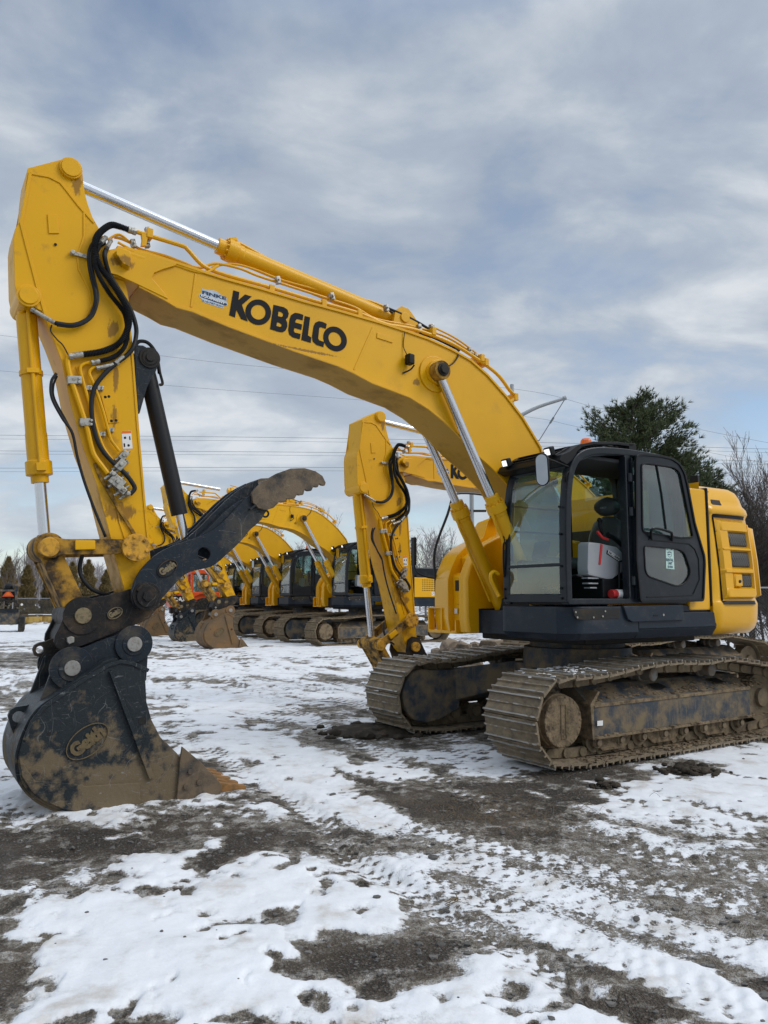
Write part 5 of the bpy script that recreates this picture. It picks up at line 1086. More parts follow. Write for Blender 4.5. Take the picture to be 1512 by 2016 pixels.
# tracks run along the drive direction
ca,sa=math.cos(R(-54)),math.sin(R(-54)); U=X*ca+Y*sa; V=-X*sa+Y*ca
nst=fb(U*.35,V*2.2,5,31)
far=ss(9,13,D)
n4=fb(X*7+3,Y*7,4,41); n5=fb(U*1.2+7,V*5,4,131)
n6=fb(U*.55+3,V*2.6+9,5,151); n7=fb(X*16+1,Y*16,3,161); UF=X*math.cos(R(205))+Y*math.sin(R(205)); VF=-X*math.sin(R(205))+Y*math.cos(R(205)); nst=fb(UF*.5,VF*1.6,6,31)
field=(n1-.5)*.7*(1-far)+(n6-.5)*1.35*(1-far*.35)+(nst-.5)*.8*far+(n2-.5)*.8+(n4-.5)*.75+(n5-.5)*.55+(n7-.5)*.35+.16*far+.03
WX=(n2-.5)*55+(n1-.5)*50; WY=(n2-.5)*22+(fb(X*2+40,Y*2,4,51)-.5)*26
def blob(x,y,rx,ry,w,rot=0.):
    global field
    dx=PX+WX-x; dy=PY+WY-y; c,s=math.cos(R(rot)),math.sin(R(rot)); u=(dx*c+dy*s)/rx; v=(-dx*s+dy*c)/ry
    field=field+w*np.exp(-((u*u+v*v)**1.3))*(D<60)*(np.abs(A)<1.)
for q in [ # snow
 (230,1835,250,95,.75,0),(640,1775,210,60,.75,5),(330,1900,190,70,.5,0),(760,1815,110,40,.5,10),(400,1657,60,14,.7,-20),(495,1700,70,16,.6,-15),
 (110,1765,90,30,.5,0),(330,1975,300,60,.6,0),(880,1990,180,36,.5,0),(1000,1905,110,48,.55,10),(1150,2010,190,26,.5,0),(690,1935,60,26,.3,0),
 (60,1560,170,58,.7,0),(70,1690,22,10,.5,0),(50,1450,90,70,.35,0),(640,1560,190,36,.6,22),(540,1480,170,50,.35,12),(760,1610,50,18,.3,10),
 (1370,1565,240,52,.85,0),(1460,1500,120,40,.5,0),(1420,1660,170,20,.35,8),(1180,1700,190,40,.25,10),(1010,1735,150,24,.5,24),(1190,1775,170,20,.5,14),(1400,1840,170,20,.45,14),
 (1130,1830,110,26,.55,22),(1300,1890,150,34,.65,24),(1450,1960,120,34,.6,28),(960,1592,50,7,.6,0),(880,1650,18,7,.6,0),(1140,1624,20,8,.6,0),
 (1000,1500,120,24,.4,0),(560,1300,300,40,.35,-3),(480,1370,160,30,.3,0),(60,1247,130,12,.6,0),(200,1240,160,10,.4,0),(860,1250,60,6,.4,-8),(600,1262,120,7,.4,0),
 # bare gravel
 (110,1655,200,36,-.75,-10),(400,1700,90,24,-.5,-35),(390,1750,60,20,-.5,-20),(600,1650,150,22,-.45,-5),(570,1795,60,26,-.95,-10),(445,1820,80,24,-.9,-8),(318,1812,20,10,-.8,0),(690,1790,46,14,-.9,-12),
 (470,1860,40,16,-.6,0),(770,1870,180,62,-1.,-4),(840,1800,60,50,-.4,0),(560,1910,40,24,-.6,0),(620,1980,40,24,-.5,0),(60,1960,130,60,-.8,20),(10,1890,60,60,-.5,0),(310,1875,90,18,-.4,-10),
 (1010,1955,40,20,-.8,0),(1130,1990,120,16,-.7,-20),(900,1980,60,14,-.4,0),(1000,1590,170,50,-.8,0),(830,1580,80,24,-.35,0),(760,1660,120,24,-.25,0),(980,1500,140,16,.4,-3),(880,1480,60,10,.3,0),(700,1610,70,14,.4,20),(700,1720,80,30,-.3,0),
 (1330,1690,100,24,-.15,0),(1140,1900,90,30,-.6,15),(1290,1950,60,24,-.6,10),(1330,1790,200,22,-.5,12),(960,1680,130,24,-.3,10),(1440,1720,90,20,-.3,0),
 (620,1400,160,16,-.35,-4),(780,1440,150,30,-.6,0),(900,1545,180,16,-.4,0),(1180,1530,120,16,-.5,0),(1350,1512,40,12,-.7,0),(400,1340,120,10,-.4,0),(60,1370,120,22,-.5,0),(80,1300,100,12,-.5,0),(480,1300,40,10,-.6,0),
 (660,1335,80,8,-.5,0),(330,1290,160,10,-.4,0),(1300,1460,200,60,-.3,0),(900,1420,120,30,-.3,0),(640,1300,90,7,-.5,0)]: blob(*q)
field=field-.55*ss(.64,.74,fb(X*3.3+7,Y*3.3,3,171))*(D<12)-.5*ss(.68,.76,fb(X*8,Y*8,2,181))*(D<9)
# brown slush zones where the snow is nearly gone
Z=np.zeros_like(X)
for x,y,rx,ry,w_ in ((1250,1740,330,110,.85),(950,1730,200,60,.9),(760,1640,200,60,.6),(1320,1830,260,60,.9),(1000,1820,160,60,.6),(420,1870,60,20,.6),(640,1470,180,40,.5),(880,1660,120,40,.5),(120,1740,120,40,.6),(1400,1600,200,40,.35),(80,1330,200,60,.5),(620,1340,300,40,.4),(880,1480,160,30,.6)):
    dx=(PX+WX*.6-x)/rx; dy=(PY+WY*.6-y)/ry; Z=np.maximum(Z,w_*np.exp(-((dx*dx+dy*dy)**1.2)))
Z=Z*(np.abs(A)<1.); Z=Z+.35*ss(.5,.7,fb(X*.8+31,Y*.8,4,141))*(1-far)
field=field*(1-.75*np.clip(Z,0,1))-.02*Z
# tyre tracks: bands with lug pattern, in world metres
def band(p,q,w,wt,lug=.16):
    global field,HT
    a=G(*p); b_=G(*q); d=(b_-a); L=d.length; d/=L; u=(X-a.x)*d.x+(Y-a.y)*d.y; v=-(X-a.x)*d.y+(Y-a.y)*d.x; v=v+(n1-.5)*.12
    m=np.exp(-(v/w)**4)*ss(-.3,.2,u)*ss(L+.3,L-.2,u)
    lugp=np.sin(u/lug*6.283+np.abs(v)/w*2.5)*np.cos(v/w*5.)
    field=field*(1-m*.35)+m*(wt+.28*lugp); HT=HT-m*(.018+.012*lugp)
HT=np.zeros_like(X)
band((900,1690),(1700,1935),.16,.28,.11); band((1040,1800),(1600,2050),.17,.33,.10); band((1160,1650),(1700,1760),.2,.12,.12); band((700,1700),(1050,1790),.12,.18,.1)
band((100,1290),(560,1420),.22,.22,.16); band((360,1300),(1000,1600),.16,.12,.14); band((560,1330),(960,1480),.18,.15,.15); band((800,1620),(1500,1790),.14,.18,.12); band((620,1640),(1250,2010),.10,.06,.1); band((1300,1560),(1512,1610),.15,-.25,.13)
band((1180,1560),(1512,1640),.16,.05,.13); band((560,1560),(900,1830),.12,.1,.11); band((430,1330),(760,1400),.2,.1,.16); band((0,1560),(120,1700),.2,.1,.15)
band((520,1440),(760,1620),.22,.30,.14); band((330,1440),(640,1600),.15,.15,.13); band((300,1260),(900,1400),.3,.15,.2); band((0,1330),(160,1500),.25,.2,.18); band((860,1470),(1100,1560),.2,.05,.13)
lay=ss(.0,.22,field)           # snow cover
ice=fb(X*1.7+90,Y*1.7,4,71)
H=(fb(X*.25,Y*.25,3,81)-.5)*.10*ss(2,6,D)+(fb(X*1.3,Y*1.3,4,91)-.5)*.05+(n2-.5)*.02
grav=(1-lay)
H=H+lay*.022*ss(0,.5,field)+.010*lay*(n3-.5)+grav*((fb(X*9,Y*9,3,95)-.5)*.035*ss(.45,.65,n1+.1)+(vn(X*28,Y*28,97)-.5)*.008)*(D<40)+HT
# level under machines
fl=np.exp(-(((X-2.3)/4.2)**2+((Y-10.4)/3.2)**2)**2)*.75; H=H*(1-fl); H=H-.012
nV=X.size; co=np.stack([X.ravel(),Y.ravel(),H.ravel()],1)
nr_,nc=X.shape; idx=np.arange(nV).reshape(nr_,nc)
a=idx[:-1,:-1].ravel(); b_=idx[:-1,1:].ravel(); c_=idx[1:,1:].ravel(); d_=idx[1:,:-1].ravel()
F_=np.stack([a,d_,c_,b_],1)
w0=idx[:-1,-1]; w1_=idx[1:,-1]; e0_=idx[:-1,0]; e1_=idx[1:,0]; F_=np.concatenate([F_,np.stack([w0,w1_,e1_,e0_],1)])
me=bpy.data.meshes.new('ground'); me.vertices.add(nV); me.vertices.foreach_set('co',co.ravel().astype(np.float32))
nF=len(F_); me.loops.add(nF*4); me.loops.foreach_set('vertex_index',F_.ravel().astype(np.int32)); me.polygons.add(nF); me.polygons.foreach_set('loop_start',np.arange(0,nF*4,4,dtype=np.int32)); me.polygons.foreach_set('loop_total',np.full(nF,4,dtype=np.int32)); me.update(calc_edges=True)
at_=me.attributes.new('snow','FLOAT','POINT'); at_.data.foreach_set('value',np.clip(field*.5+.5,0,1).ravel().astype(np.float32))
at2=me.attributes.new('slush','FLOAT','POINT'); at2.data.foreach_set('value',np.clip(Z,0,1).ravel().astype(np.float32))
me.shade_smooth()
m,t,b=newmat('snowy_gravel'); M['ground']=m
tc=t.new('ShaderNodeTexCoord').outputs['Object']
at1=t.new('ShaderNodeAttribute',attribute_name='snow').outputs['Fac']
nf=nz(t,tc,9,6,.65); nf2=nz(t,tc,38,5,.7); nL=nz(t,tc,.9,5,.6); nS=nz(t,tc,2.2,5,.6,sc=(1,1,1))
f=mth(t,'ADD',at1,mth(t,'MULTIPLY',mth(t,'SUBTRACT',nf,.5),.34)); f=mth(t,'ADD',f,mth(t,'MULTIPLY',mth(t,'SUBTRACT',nf2,.5),.14))
zl=t.new('ShaderNodeAttribute',attribute_name='slush').outputs['Fac']
def cell(sc,rnd):
    v=t.new('ShaderNodeTexVoronoi'); v.feature='DISTANCE_TO_EDGE'; v.inputs['Scale'].default_value=sc; v.inputs['Randomness'].default_value=rnd
    wn=t.new('ShaderNodeTexNoise'); wn.inputs['Scale'].default_value=6; t.link(tc,wn.inputs[0]); vm=t.new('ShaderNodeVectorMath',operation='MULTIPLY_ADD'); t.link(wn.outputs[1],vm.inputs[0]); vm.inputs[1].default_value=(.12,.12,0); t.link(tc,vm.inputs[2]); t.link(vm.outputs[0],v.inputs[0]); return v.outputs[0]
c1=ramp(t,cell(11,.9),[(.02,1.),(.16,0.)]); c2=ramp(t,cell(23,1.),[(.02,1.),(.2,0.)])
net=mth(t,'ADD',mth(t,'MULTIPLY',c1,.055),mth(t,'ADD',mth(t,'MULTIPLY',c2,.05),mth(t,'MULTIPLY',mth(t,'SUBTRACT',nf2,.5),.45)))
f=mth(t,'ADD',f,mth(t,'MULTIPLY',zl,mth(t,'SUBTRACT',net,.075)))
mask=ramp(t,f,[(.515,0.),(.56,.75),(.64,1.)])
slush=ramp(t,mth(t,'ADD',mth(t,'ADD',f,mth(t,'MULTIPLY',zl,.09)),mth(t,'MULTIPLY',mth(t,'SUBTRACT',nL,.5),.3)),[(.33,0.),(.46,1.)])
vo=t.new('ShaderNodeTexVoronoi'); vo.inputs['Scale'].default_value=42; t.link(tc,vo.inputs[0])
vo2=t.new('ShaderNodeTexVoronoi'); vo2.inputs['Scale'].default_value=110; t.link(tc,vo2.inputs[0])
sep=t.new('ShaderNodeSeparateColor'); t.link(vo2.outputs['Color'],sep.inputs[0])
sep1=t.new('ShaderNodeSeparateColor'); t.link(vo.outputs['Color'],sep1.inputs[0])
dirt=ramp(t,mth(t,'ADD',mth(t,'MULTIPLY',nL,.6),mth(t,'MULTIPLY',nS,.4)),[(.38,(.018,.014,.010)),(.47,(.036,.027,.019)),(.55,(.075,.056,.037)),(.64,(.14,.108,.072))])
st=ramp(t,sep.outputs[0],[(.0,(.018,.015,.012)),(.5,(.052,.042,.033)),(.8,(.10,.088,.074)),(1.,(.22,.20,.175))])
dirt=mix(t,.45,dirt,st); dirt=mix(t,mth(t,'MULTIPLY',ramp(t,sep1.outputs[1],[(.80,0.),(.9,1.)]),ramp(t,vo.outputs[0],[(.25,1.),(.4,0.)])),dirt,(.17,.16,.148))
wet=ramp(t,nS,[(.48,0.),(.56,1.)])
slc=ramp(t,mth(t,'ADD',mth(t,'MULTIPLY',nf,.6),mth(t,'MULTIPLY',nf2,.4)),[(.36,(.080,.064,.046)),(.48,(.19,.165,.132)),(.58,(.44,.42,.39))])
snc=ramp(t,nz(t,tc,2.6,6,.65),[(.30,(.50,.47,.43)),(.46,(.70,.715,.735)),(.7,(.78,.80,.83))])
speck=ramp(t,sep.outputs[1],[(.975,0.),(.985,1.)])
snc=mix(t,mth(t,'MULTIPLY',ramp(t,nf2,[(.66,0.),(.74,1.)]),.25),snc,(.40,.36,.31))
col=mix(t,mth(t,'MULTIPLY',slush,.85),dirt,slc); col=mix(t,mask,col,snc); t.link(col,b.inputs['Base Color'])
rgh=mix(t,mask,mix(t,mth(t,'MULTIPLY',slush,wet),ramp(t,wet,[(0,.85),(1,.5)]),(.28,.28,.28)),(.75,.75,.75)); t.link(rgh,b.inputs['Roughness']); b.inputs['Specular IOR Level'].default_value=.35
hgt=mth(t,'ADD',mth(t,'MULTIPLY',mth(t,'SUBTRACT',1.,mask),mth(t,'ADD',mth(t,'MULTIPLY',vo2.outputs[0],.8),mth(t,'MULTIPLY',vo.outputs[0],1.0))),mth(t,'ADD',mth(t,'MULTIPLY',nf,.7),mth(t,'MULTIPLY',mask,.5)))
bn=t.new('ShaderNodeBump'); bn.inputs['Strength'].default_value=.8; bn.inputs['Distance'].default_value=.018; t.link(hgt,bn.inputs['Height']); t.link(bn.outputs[0],b.inputs['Normal'])
me.materials.append(m); put('ground',me,kind='structure')
# helper to stand things on the ground surface
Hgrid=H
def gz(x,y):
    d=math.hypot(x,y); a_=math.degrees(math.atan2(x,y)); i=int(np.searchsorted(ds,d)); j=int(np.searchsorted(an,a_)); return float(Hgrid[min(i,nr_-1),min(j,nc-1)])
# loose stones
stm=mat('stone',(.10,.095,.088),.8,dirt=(.17,.16,.15),amt=.5,scale=6,bump=.6,vary=.3); M['stone']=stm
sme=[MB().ico((0,0,0),1,2,(1,.8,.55),.16).mesh('stone','stone',0,50) for k in range(5)]
stones=MB()
for k in range(5200):
    y=2.2+10*random.random()**1.5; x=random.uniform(-.62,.62)*y
    i=int(np.searchsorted(ds,math.hypot(x,y))); j=int(np.searchsorted(an,math.degrees(math.atan2(x,y))))
    if field[i,j]>.0 and random.random()>.03: continue
    r_=random.choice([.004,.005,.006,.008,.010,.013,.018]); stones.ico((x,y,Hgrid[i,j]+r_*.2),r_,1,(1.3,1,.7),.3)
o=put('gravel',stones.mesh('gravel','stone',0,30,norm=False),kind='stuff'); o['label']='loose stones strewn over the bare patches of the yard'; o['category']='gravel'
for k,(px,py,r_) in enumerate(((853,1689,.028),(1253,1805,.022),(880,1786,.016),(655,1560,.03),(80,1300,.05),(905,1655,.02),(990,1640,.024),(770,1640,.018))):
    g=G(px,py); o=put('stone',sme[k%5]); o.location=(g.x,g.y,gz(g.x,g.y)+r_*.35); o.scale=(r_*1.3,r_,r_); o.rotation_euler=(0,0,k*1.3)
    inst(o,dict(label=['pale loose stone at the middle of the foreground, between two tyre tracks','small rounded stone lying on the right tyre track of snow','little stone under the dry twigs in the foreground','grey stone lying in the snow right of the bucket teeth','stone at the left edge in front of the far snow','small stone beside the pale middle stone','stone just above the pale middle stone on bare mud','pebble on the bare mud left of the pale stone'][k],category='stone',group='loose stones on the yard'))
def clod(px,py,n,sp,label,cat='dirt clod',m_='clod',rr=(.012,.05)):
    g=G(px,py); b=MB(); random.seed(px)
    b.ico((0,0,-.01),sp*1.5,3,(1.25,.85,.16 if sp>.1 else .2),.10)
    for k in range(n):
        r_=random.uniform(*rr)*random.random()**.5; x=random.gauss(0,sp); y=random.gauss(0,sp*.7); b.ico((x,y,max(0,.05-abs(x)*.2)*random.random()+r_*.3),r_,2,(1.2,1,.7),.18)
    o=put(cat.replace(' ','_'),b.mesh(cat,m_,0,60,norm=False)); o.location=(g.x,g.y,gz(g.x,g.y)); inst(o,dict(label=label,category=cat))
M['clod']=mat('wet_dirt',(.035,.028,.021),.8,dirt=(.09,.07,.05),amt=.4,scale=9,bump=.8,bscale=30,vary=.3)
clod(1355,1516,150,.15,'heap of dark wet dirt clods on the snow in front of the near track','dirt heap'); clod(1190,1546,24,.07,'small dark dirt crumbs on the snow beside the near track','dirt heap',rr=(.01,.04))
clod(745,1440,110,.38,'churned muddy heap beside the front of the far track','mud heap',rr=(.03,.10)); clod(1185,1545,10,.05,'few dark clods at the edge of the snow left of the dirt heap','dirt heap')
# dry stalks on the mud
random.seed(3); b=MB()
for k in range(240):
    px=random.gauss(1000,95); py=random.gauss(1598,24); g=G(px,py); a_=random.uniform(0,3.14); L_=random.uniform(.06,.22); d_=Vector((math.cos(a_),math.sin(a_),random.uniform(-.05,.15)))*L_
    b.tube([Vector((g.x,g.y,gz(g.x,g.y)+.012)),Vector((g.x,g.y,gz(g.x,g.y)+.02))+d_*.5+Vector((0,0,random.uniform(0,.03))),Vector((g.x,g.y,gz(g.x,g.y)+.008))+d_],.0016,3,2)
for k in range(8):
    g=G(880+random.gauss(0,5),1786+random.gauss(0,3)); b.tube([g+Vector((0,0,.02)),g+Vector((.03+.02*k*.3,.03,.03)),g+Vector((.07,.05+.01*k,.02))],.003,3,2)
M['straw']=mat('dry_straw',(.16,.12,.07),.8); o=put('dry_grass',b.mesh('dry_grass','straw',0,60,norm=False),kind='stuff'); inst(o,dict(label='flattened dry stalks on the bare muddy patch',category='dry grass'))
# =================== sky and light ==============================================================
w=bpy.data.worlds.new('World'); SC.world=w; w.use_nodes=True; t=NT(w); bg=t.n['Background']; out=t.n['World Output']
SUN_EL,SUN_AZ=R(40),R(-15)      # azimuth measured from +x towards +y
sky=t.new('ShaderNodeTexSky',sky_type='NISHITA'); sky.sun_disc=False; sky.sun_elevation=SUN_EL; sky.sun_rotation=R(90)-SUN_AZ; sky.air_density=1.; sky.dust_density=.6; sky.ozone_density=1.
t.link(sky.outputs[0],bg.inputs[0]); bg.inputs[1].default_value=.15
tc=t.new('ShaderNodeTexCoord').outputs['Generated']; sp=t.new('ShaderNodeSeparateXYZ'); t.link(tc,sp.inputs[0])
zz=mth(t,'ADD',mth(t,'MAXIMUM',sp.outputs[2],0.),.30); cx_=mth(t,'DIVIDE',sp.outputs[0],zz); cy_=mth(t,'DIVIDE',sp.outputs[1],zz)
cb=t.new('ShaderNodeCombineXYZ'); t.link(cx_,cb.inputs[0]); t.link(cy_,cb.inputs[1]); cb.inputs[2].default_value=3.1; pv=cb.outputs[0]
big=nz(t,pv,.95,7,.52,.25); det=nz(t,pv,3.1,12,.56,.25,sc=(.85,1.15,1)); low=nz(t,pv,.6,3,.5)
dens=mth(t,'ADD',mth(t,'MULTIPLY',big,.65),mth(t,'MULTIPLY',det,.35))
cover=ramp(t,dens,[(.38,0.),(.49,1.)])
shade=mth(t,'ADD',mth(t,'MULTIPLY',det,.6),mth(t,'ADD',mth(t,'MULTIPLY',low,.22),mth(t,'MULTIPLY',big,.18)))
cc=ramp(t,shade,[(.40,(.33,.39,.48)),(.475,(.40,.457,.54)),(.525,(.51,.56,.62)),(.59,(.70,.725,.755))])
zen=ramp(t,sp.outputs[2],[(.62,1.),(.95,2.6)]); vm=t.new('ShaderNodeVectorMath',operation='MULTIPLY'); t.link(cc,vm.inputs[0]); t.link(zen,vm.inputs[1]); cc=vm.outputs[0]
# clouds pale towards the horizon
hz_=ramp(t,sp.outputs[2],[(.0,.75),(.12,.45),(.45,0.)]); cc=mix(t,mth(t,'MULTIPLY',hz_,.55),cc,(.62,.66,.715))
bg2=t.new('ShaderNodeBackground'); t.link(cc,bg2.inputs[0]); bg2.inputs[1].default_value=1.0
ms=t.new('ShaderNodeMixShader'); t.link(mth(t,'ADD',mth(t,'MULTIPLY',cover,.72),.22),ms.inputs[0]); t.link(bg.outputs[0],ms.inputs[1]); t.link(bg2.outputs[0],ms.inputs[2]); t.link(ms.outputs[0],out.inputs[0])
sl=bpy.data.lights.new('sun','SUN'); sl.energy=1.5; sl.angle=R(28); sl.color=(1.,.95,.88); so=bpy.data.objects.new('sun',sl); COL.objects.link(so)
dv=Vector((math.cos(SUN_EL)*math.cos(SUN_AZ),math.cos(SUN_EL)*math.sin(SUN_AZ),math.sin(SUN_EL))); so.rotation_euler=dv.to_track_quat('Z','Y').to_euler()
# =================== trees ========================================================================
M['bark']=mat('grey_bark',(.115,.095,.085),.9,vary=.3); M['barkdark']=mat('dark_bark',(.06,.05,.043),.9,vary=.3)
M['twig']=mat('far_twigs',(.27,.245,.24),.95,vary=.15)
def leafmat(name,a,b_):
    m,t,b=newmat(name); g=t.new('ShaderNodeNewGeometry').outputs['Random Per Island']; t.link(ramp(t,g,[(0,a),(1,b_)]),b.inputs['Base Color']); b.inputs['Roughness'].default_value=.6; b.inputs['Specular IOR Level'].default_value=.25; return m
M['needle']=leafmat('pine_needles',(.035,.052,.022),(.115,.135,.060)); M['cedar']=leafmat('brown_green_foliage',(.10,.078,.028),(.22,.155,.06))
M['dimgreen']=leafmat('dull_green_leaves',(.03,.036,.02),(.07,.07,.038))
def bare_mesh(seed,h,r0,depth=5,spread=.5,m_='bark',nb=3,low=.25,up=.12,twig=.006):
    random.seed(seed); b=MB()
    def grow(p,d,L,r,k):
        n=4 if k>1 else 3; pts=[p]; q=p; dd=d
        for i in range(3):
            dd=(dd+Vector((random.gauss(0,.10),random.gauss(0,.10),random.gauss(up,.06)))).normalized(); q=q+dd*L/3; pts.append(q)
        r1=max(twig,r*.6); b.tube(pts,lambda t_:r+(r1-r)*t_,n+(2 if k==depth else 0),None,False,cap=False)
        if k==0: return
        m_n=nb+(2 if k==depth else random.choice([0,1]))
        for i in range(m_n):
            f_=low+(1-low)*(i+random.random())/m_n; s_=min(2,int(f_*3)); pt=pts[s_].lerp(pts[s_+1],f_*3-s_); 
            ax=Vector((random.gauss(0,1),random.gauss(0,1),random.gauss(0,.3))).normalized(); nd=(dd+ax*spread*random.uniform(.7,1.5)).normalized()
            grow(pt,nd,L*random.uniform(.5,.72)*(1.1-.4*f_ if k==depth else 1),max(twig,r*(.55-.25*f_) if k==depth else r*.5),k-1)
    grow(Vector((0,0,-.1)),Vector((0,0,1)),h*.62,r0,depth)
    return b.mesh('bare_tree',m_,0,80,norm=False)
def place_tree(me,x,y,s,rz,label,name='bare_tree',cat='bare tree',group=None):
    t_=thing(name,label,cat,(x,y,0),rz,group,None,s); put('branches',me,t_); return t_
BT=[bare_mesh(11,9,.13,5,.50,'bark',3,.25,.16,.007),bare_mesh(12,9,.11,5,.45,'bark',3,.25,.15,.007),bare_mesh(13,8,.12,5,.6,'bark',3,.25,.12,.007),bare_mesh(14,8,.1,4,.6,'twig',4,twig=.012),bare_mesh(15,8,.1,4,.75,'twig',4,twig=.012),bare_mesh(16,8,.09,4,.5,'twig',4,twig=.012)]
BS=[bare_mesh(21,5.2,.055,5,.6,'barkdark',4,.02,.10,.004),bare_mesh(22,5,.05,5,.75,'barkdark',4,.02,.07,.004)]
def g_at(px,Y): return at(px,1178,Y).x
# right-hand thicket behind the counterweight
for k,(px,Y,i,s,lb) in enumerate(((1480,26,0,.66,'tall bare tree rising right behind the yellow counterweight'),(1530,24,1,.66,'bare tree cut by the right edge of the picture'),(1442,28,1,.52,'slender bare tree between the pine and the counterweight'),(1570,26,2,.70,'spreading bare tree just outside the right edge, its branches reaching in'))):
    place_tree(BT[i],g_at(px,Y),Y,s,k*1.7,lb,group=None)
for k,(px,Y,s) in enumerate(((1455,20.5,.85),(1500,20,.8),(1540,21,.9),(1478,22.5,1.),(1520,24,1.05),(1430,23,.8))):
    place_tree(BS[k%2],g_at(px,Y),Y,s,k*2.1,'leafless brown shrub, one of the thicket behind the wire fence right of the counterweight','bare_shrub','shrub','leafless shrubs of the right-hand thicket')
def pine(x,y,h,rw,label,seed,name='pine_tree',m_='needle',n=1500,base=.12,top_bias=.6,tuft=.36):
    random.seed(seed); t_=thing(name,label,'pine tree',(x,y,0))
    tr=MB().tube([(0,0,0),(.1,0,h*.3),(.0,.1,h*.6),(-.1,0,h*.97)],lambda q:.28*(1-q)+.03,8); cr=MB()
    lev=26
    for k in range(lev):
        f_=base+(1-base)*(k+random.random()*.6)/lev; z=h*f_
        for j in range(6 if f_<.85 else 4):
            a_=random.uniform(0,6.283); L_=rw*(1.-f_)**top_bias*random.uniform(.55,1.15)*1.15+.35
            el_=random.uniform(.15,.6)*(.6+f_*.6); d_=Vector((math.cos(a_)*math.cos(el_),math.sin(a_)*math.cos(el_),math.sin(el_)))
            p0=Vector((0,0,z)); p1=p0+d_*L_*.6; p2=p1+(d_+Vector((0,0,.35))).normalized()*L_*.45
            tr.tube([p0,p1,p2],lambda q:.05*(1-q)+.012,4,2,cap=False)
            nt=int(22+L_*21)
            for i in range(nt):
                q=.25+.75*(i+random.random())/nt; c_=(p0.lerp(p1,q/.57) if q<.57 else p1.lerp(p2,(q-.57)/.43))+Vector((random.gauss(0,.22),random.gauss(0,.22),random.gauss(.06,.17)))*(.5+.35*L_*.5)
                tuf(cr,c_,d_,tuft*random.uniform(.7,1.2),11)
    put('trunk',tr.mesh('trunk','barkdark',0,70,norm=False),t_); put('crown',cr.mesh('crown',m_,0,80,False,False),t_); return t_
def tuf(b,c,d,s,n):
    dd=(Vector(d)+Vector((random.gauss(0,.35),random.gauss(0,.35),.55+random.gauss(0,.3)))).normalized()
    for k in range(n):
        v=(dd+Vector((random.gauss(0,.55),random.gauss(0,.55),random.gauss(0,.55)))).normalized(); w_=v.orthogonal().normalized(); w_=(w_*math.cos(k)+v.cross(w_)*math.sin(k))*s*.055
        p=c-dd*s*.3*random.random(); b.face([b.bm.verts.new(q) for q in (p-w_,p+w_,p+v*s*.75)])
pine(g_at(1262,38),38,11.6,4.5,'large dark pine with an uneven crown behind the cab roof',5,base=.1,top_bias=.5)
pine(g_at(1350,41),41,9.2,3.9,'smaller pine at the right shoulder of the large dark pine',6,base=.1)
def cedar(px,Y,h,label,seed,r=None):
    random.seed(seed); x=g_at(px,Y); t_=thing('cedar_tree',label,'cedar tree',(x,Y,0),0,'brown cedars in a row along the left fence'); tr=MB().cyl((0,0,0),(0,0,h*.95),.08,.02,8); cr=MB(); r=r or h*.19
    for k in range(4200):
        f_=random.random()**1.15; z=h*(.04+.96*f_); rr=r*(1.12-f_)**.7*random.uniform(.5,1.08)*(.35 if f_>.93 else 1)*(1+.2*math.sin(f_*31+seed)); a_=random.uniform(0,6.283); tuf(cr,Vector((rr*math.cos(a_),rr*math.sin(a_),z)),(math.cos(a_)*.4,math.sin(a_)*.4,.8),.30,4)
    put('trunk',tr.mesh('trunk','barkdark',0,70),t_); put('crown',cr.mesh('crown','cedar',0,80,False,False),t_)
for k,(px,h,lb) in enumerate(((13,5.7,'brown cedar at the left edge, behind the small dark tractor'),(52,5.0,'brown cedar second from the left edge'),(96,4.6,'brown cedar seen left of the diagonal bucket link'),(140,5.2,'brown cedar whose tip shows above the bucket link'),(172,5.5,'thin topped brown cedar seen through the gap under the link'),(208,4.6,'brown cedar partly behind the base of the arm'),(-22,5.,'brown cedar just beyond the left edge'))): cedar(px,62+(k%3)*1.5,h*.88,lb,k+40)
random.seed(9)
LBL=['bare grey tree of the background wood, left of the near arm','bare grey tree of the background wood, between the near boom and the row of machines','bare grey tree of the background wood, near the middle behind the row','bare grey tree of the background wood, on the right side']
for k in range(46):
    px=-60+k*36+random.uniform(-14,14); Y=random.uniform(82,112); sc=random.uniform(.85,1.25)*(.8 if px<260 else .95)
    place_tree(BT[3+k%3],g_at(px,Y),Y,sc*Y/88,random.uniform(0,6),LBL[0 if px<290 else 1 if px<720 else 2 if px<1000 else 3],group='bare trees of the '+('left','middle left','middle right','right')[0 if px<290 else 1 if px<720 else 2 if px<1000 else 3]+' background wood')
for px,Y,i,s,lb in ((668,75,1,1.0,'thin bare tree rising behind the yellow boom of the far row'),(690,70,2,.72,'bare tree just left of the second machine\'s bucket cylinder'),(838,60,4,.92,'round bare tree between the second machine\'s arm and the near lift cylinders'),(5,55,1,.5,'thin bare tree at the left edge behind the cedar'),(60,66,0,.6,'bare tree above the cedars on the left'),(30,70,2,.62,'spreading bare tree above the leftmost cedars')): place_tree(BT[i],g_at(px,Y),Y,s,px,lb)
random.seed(31)
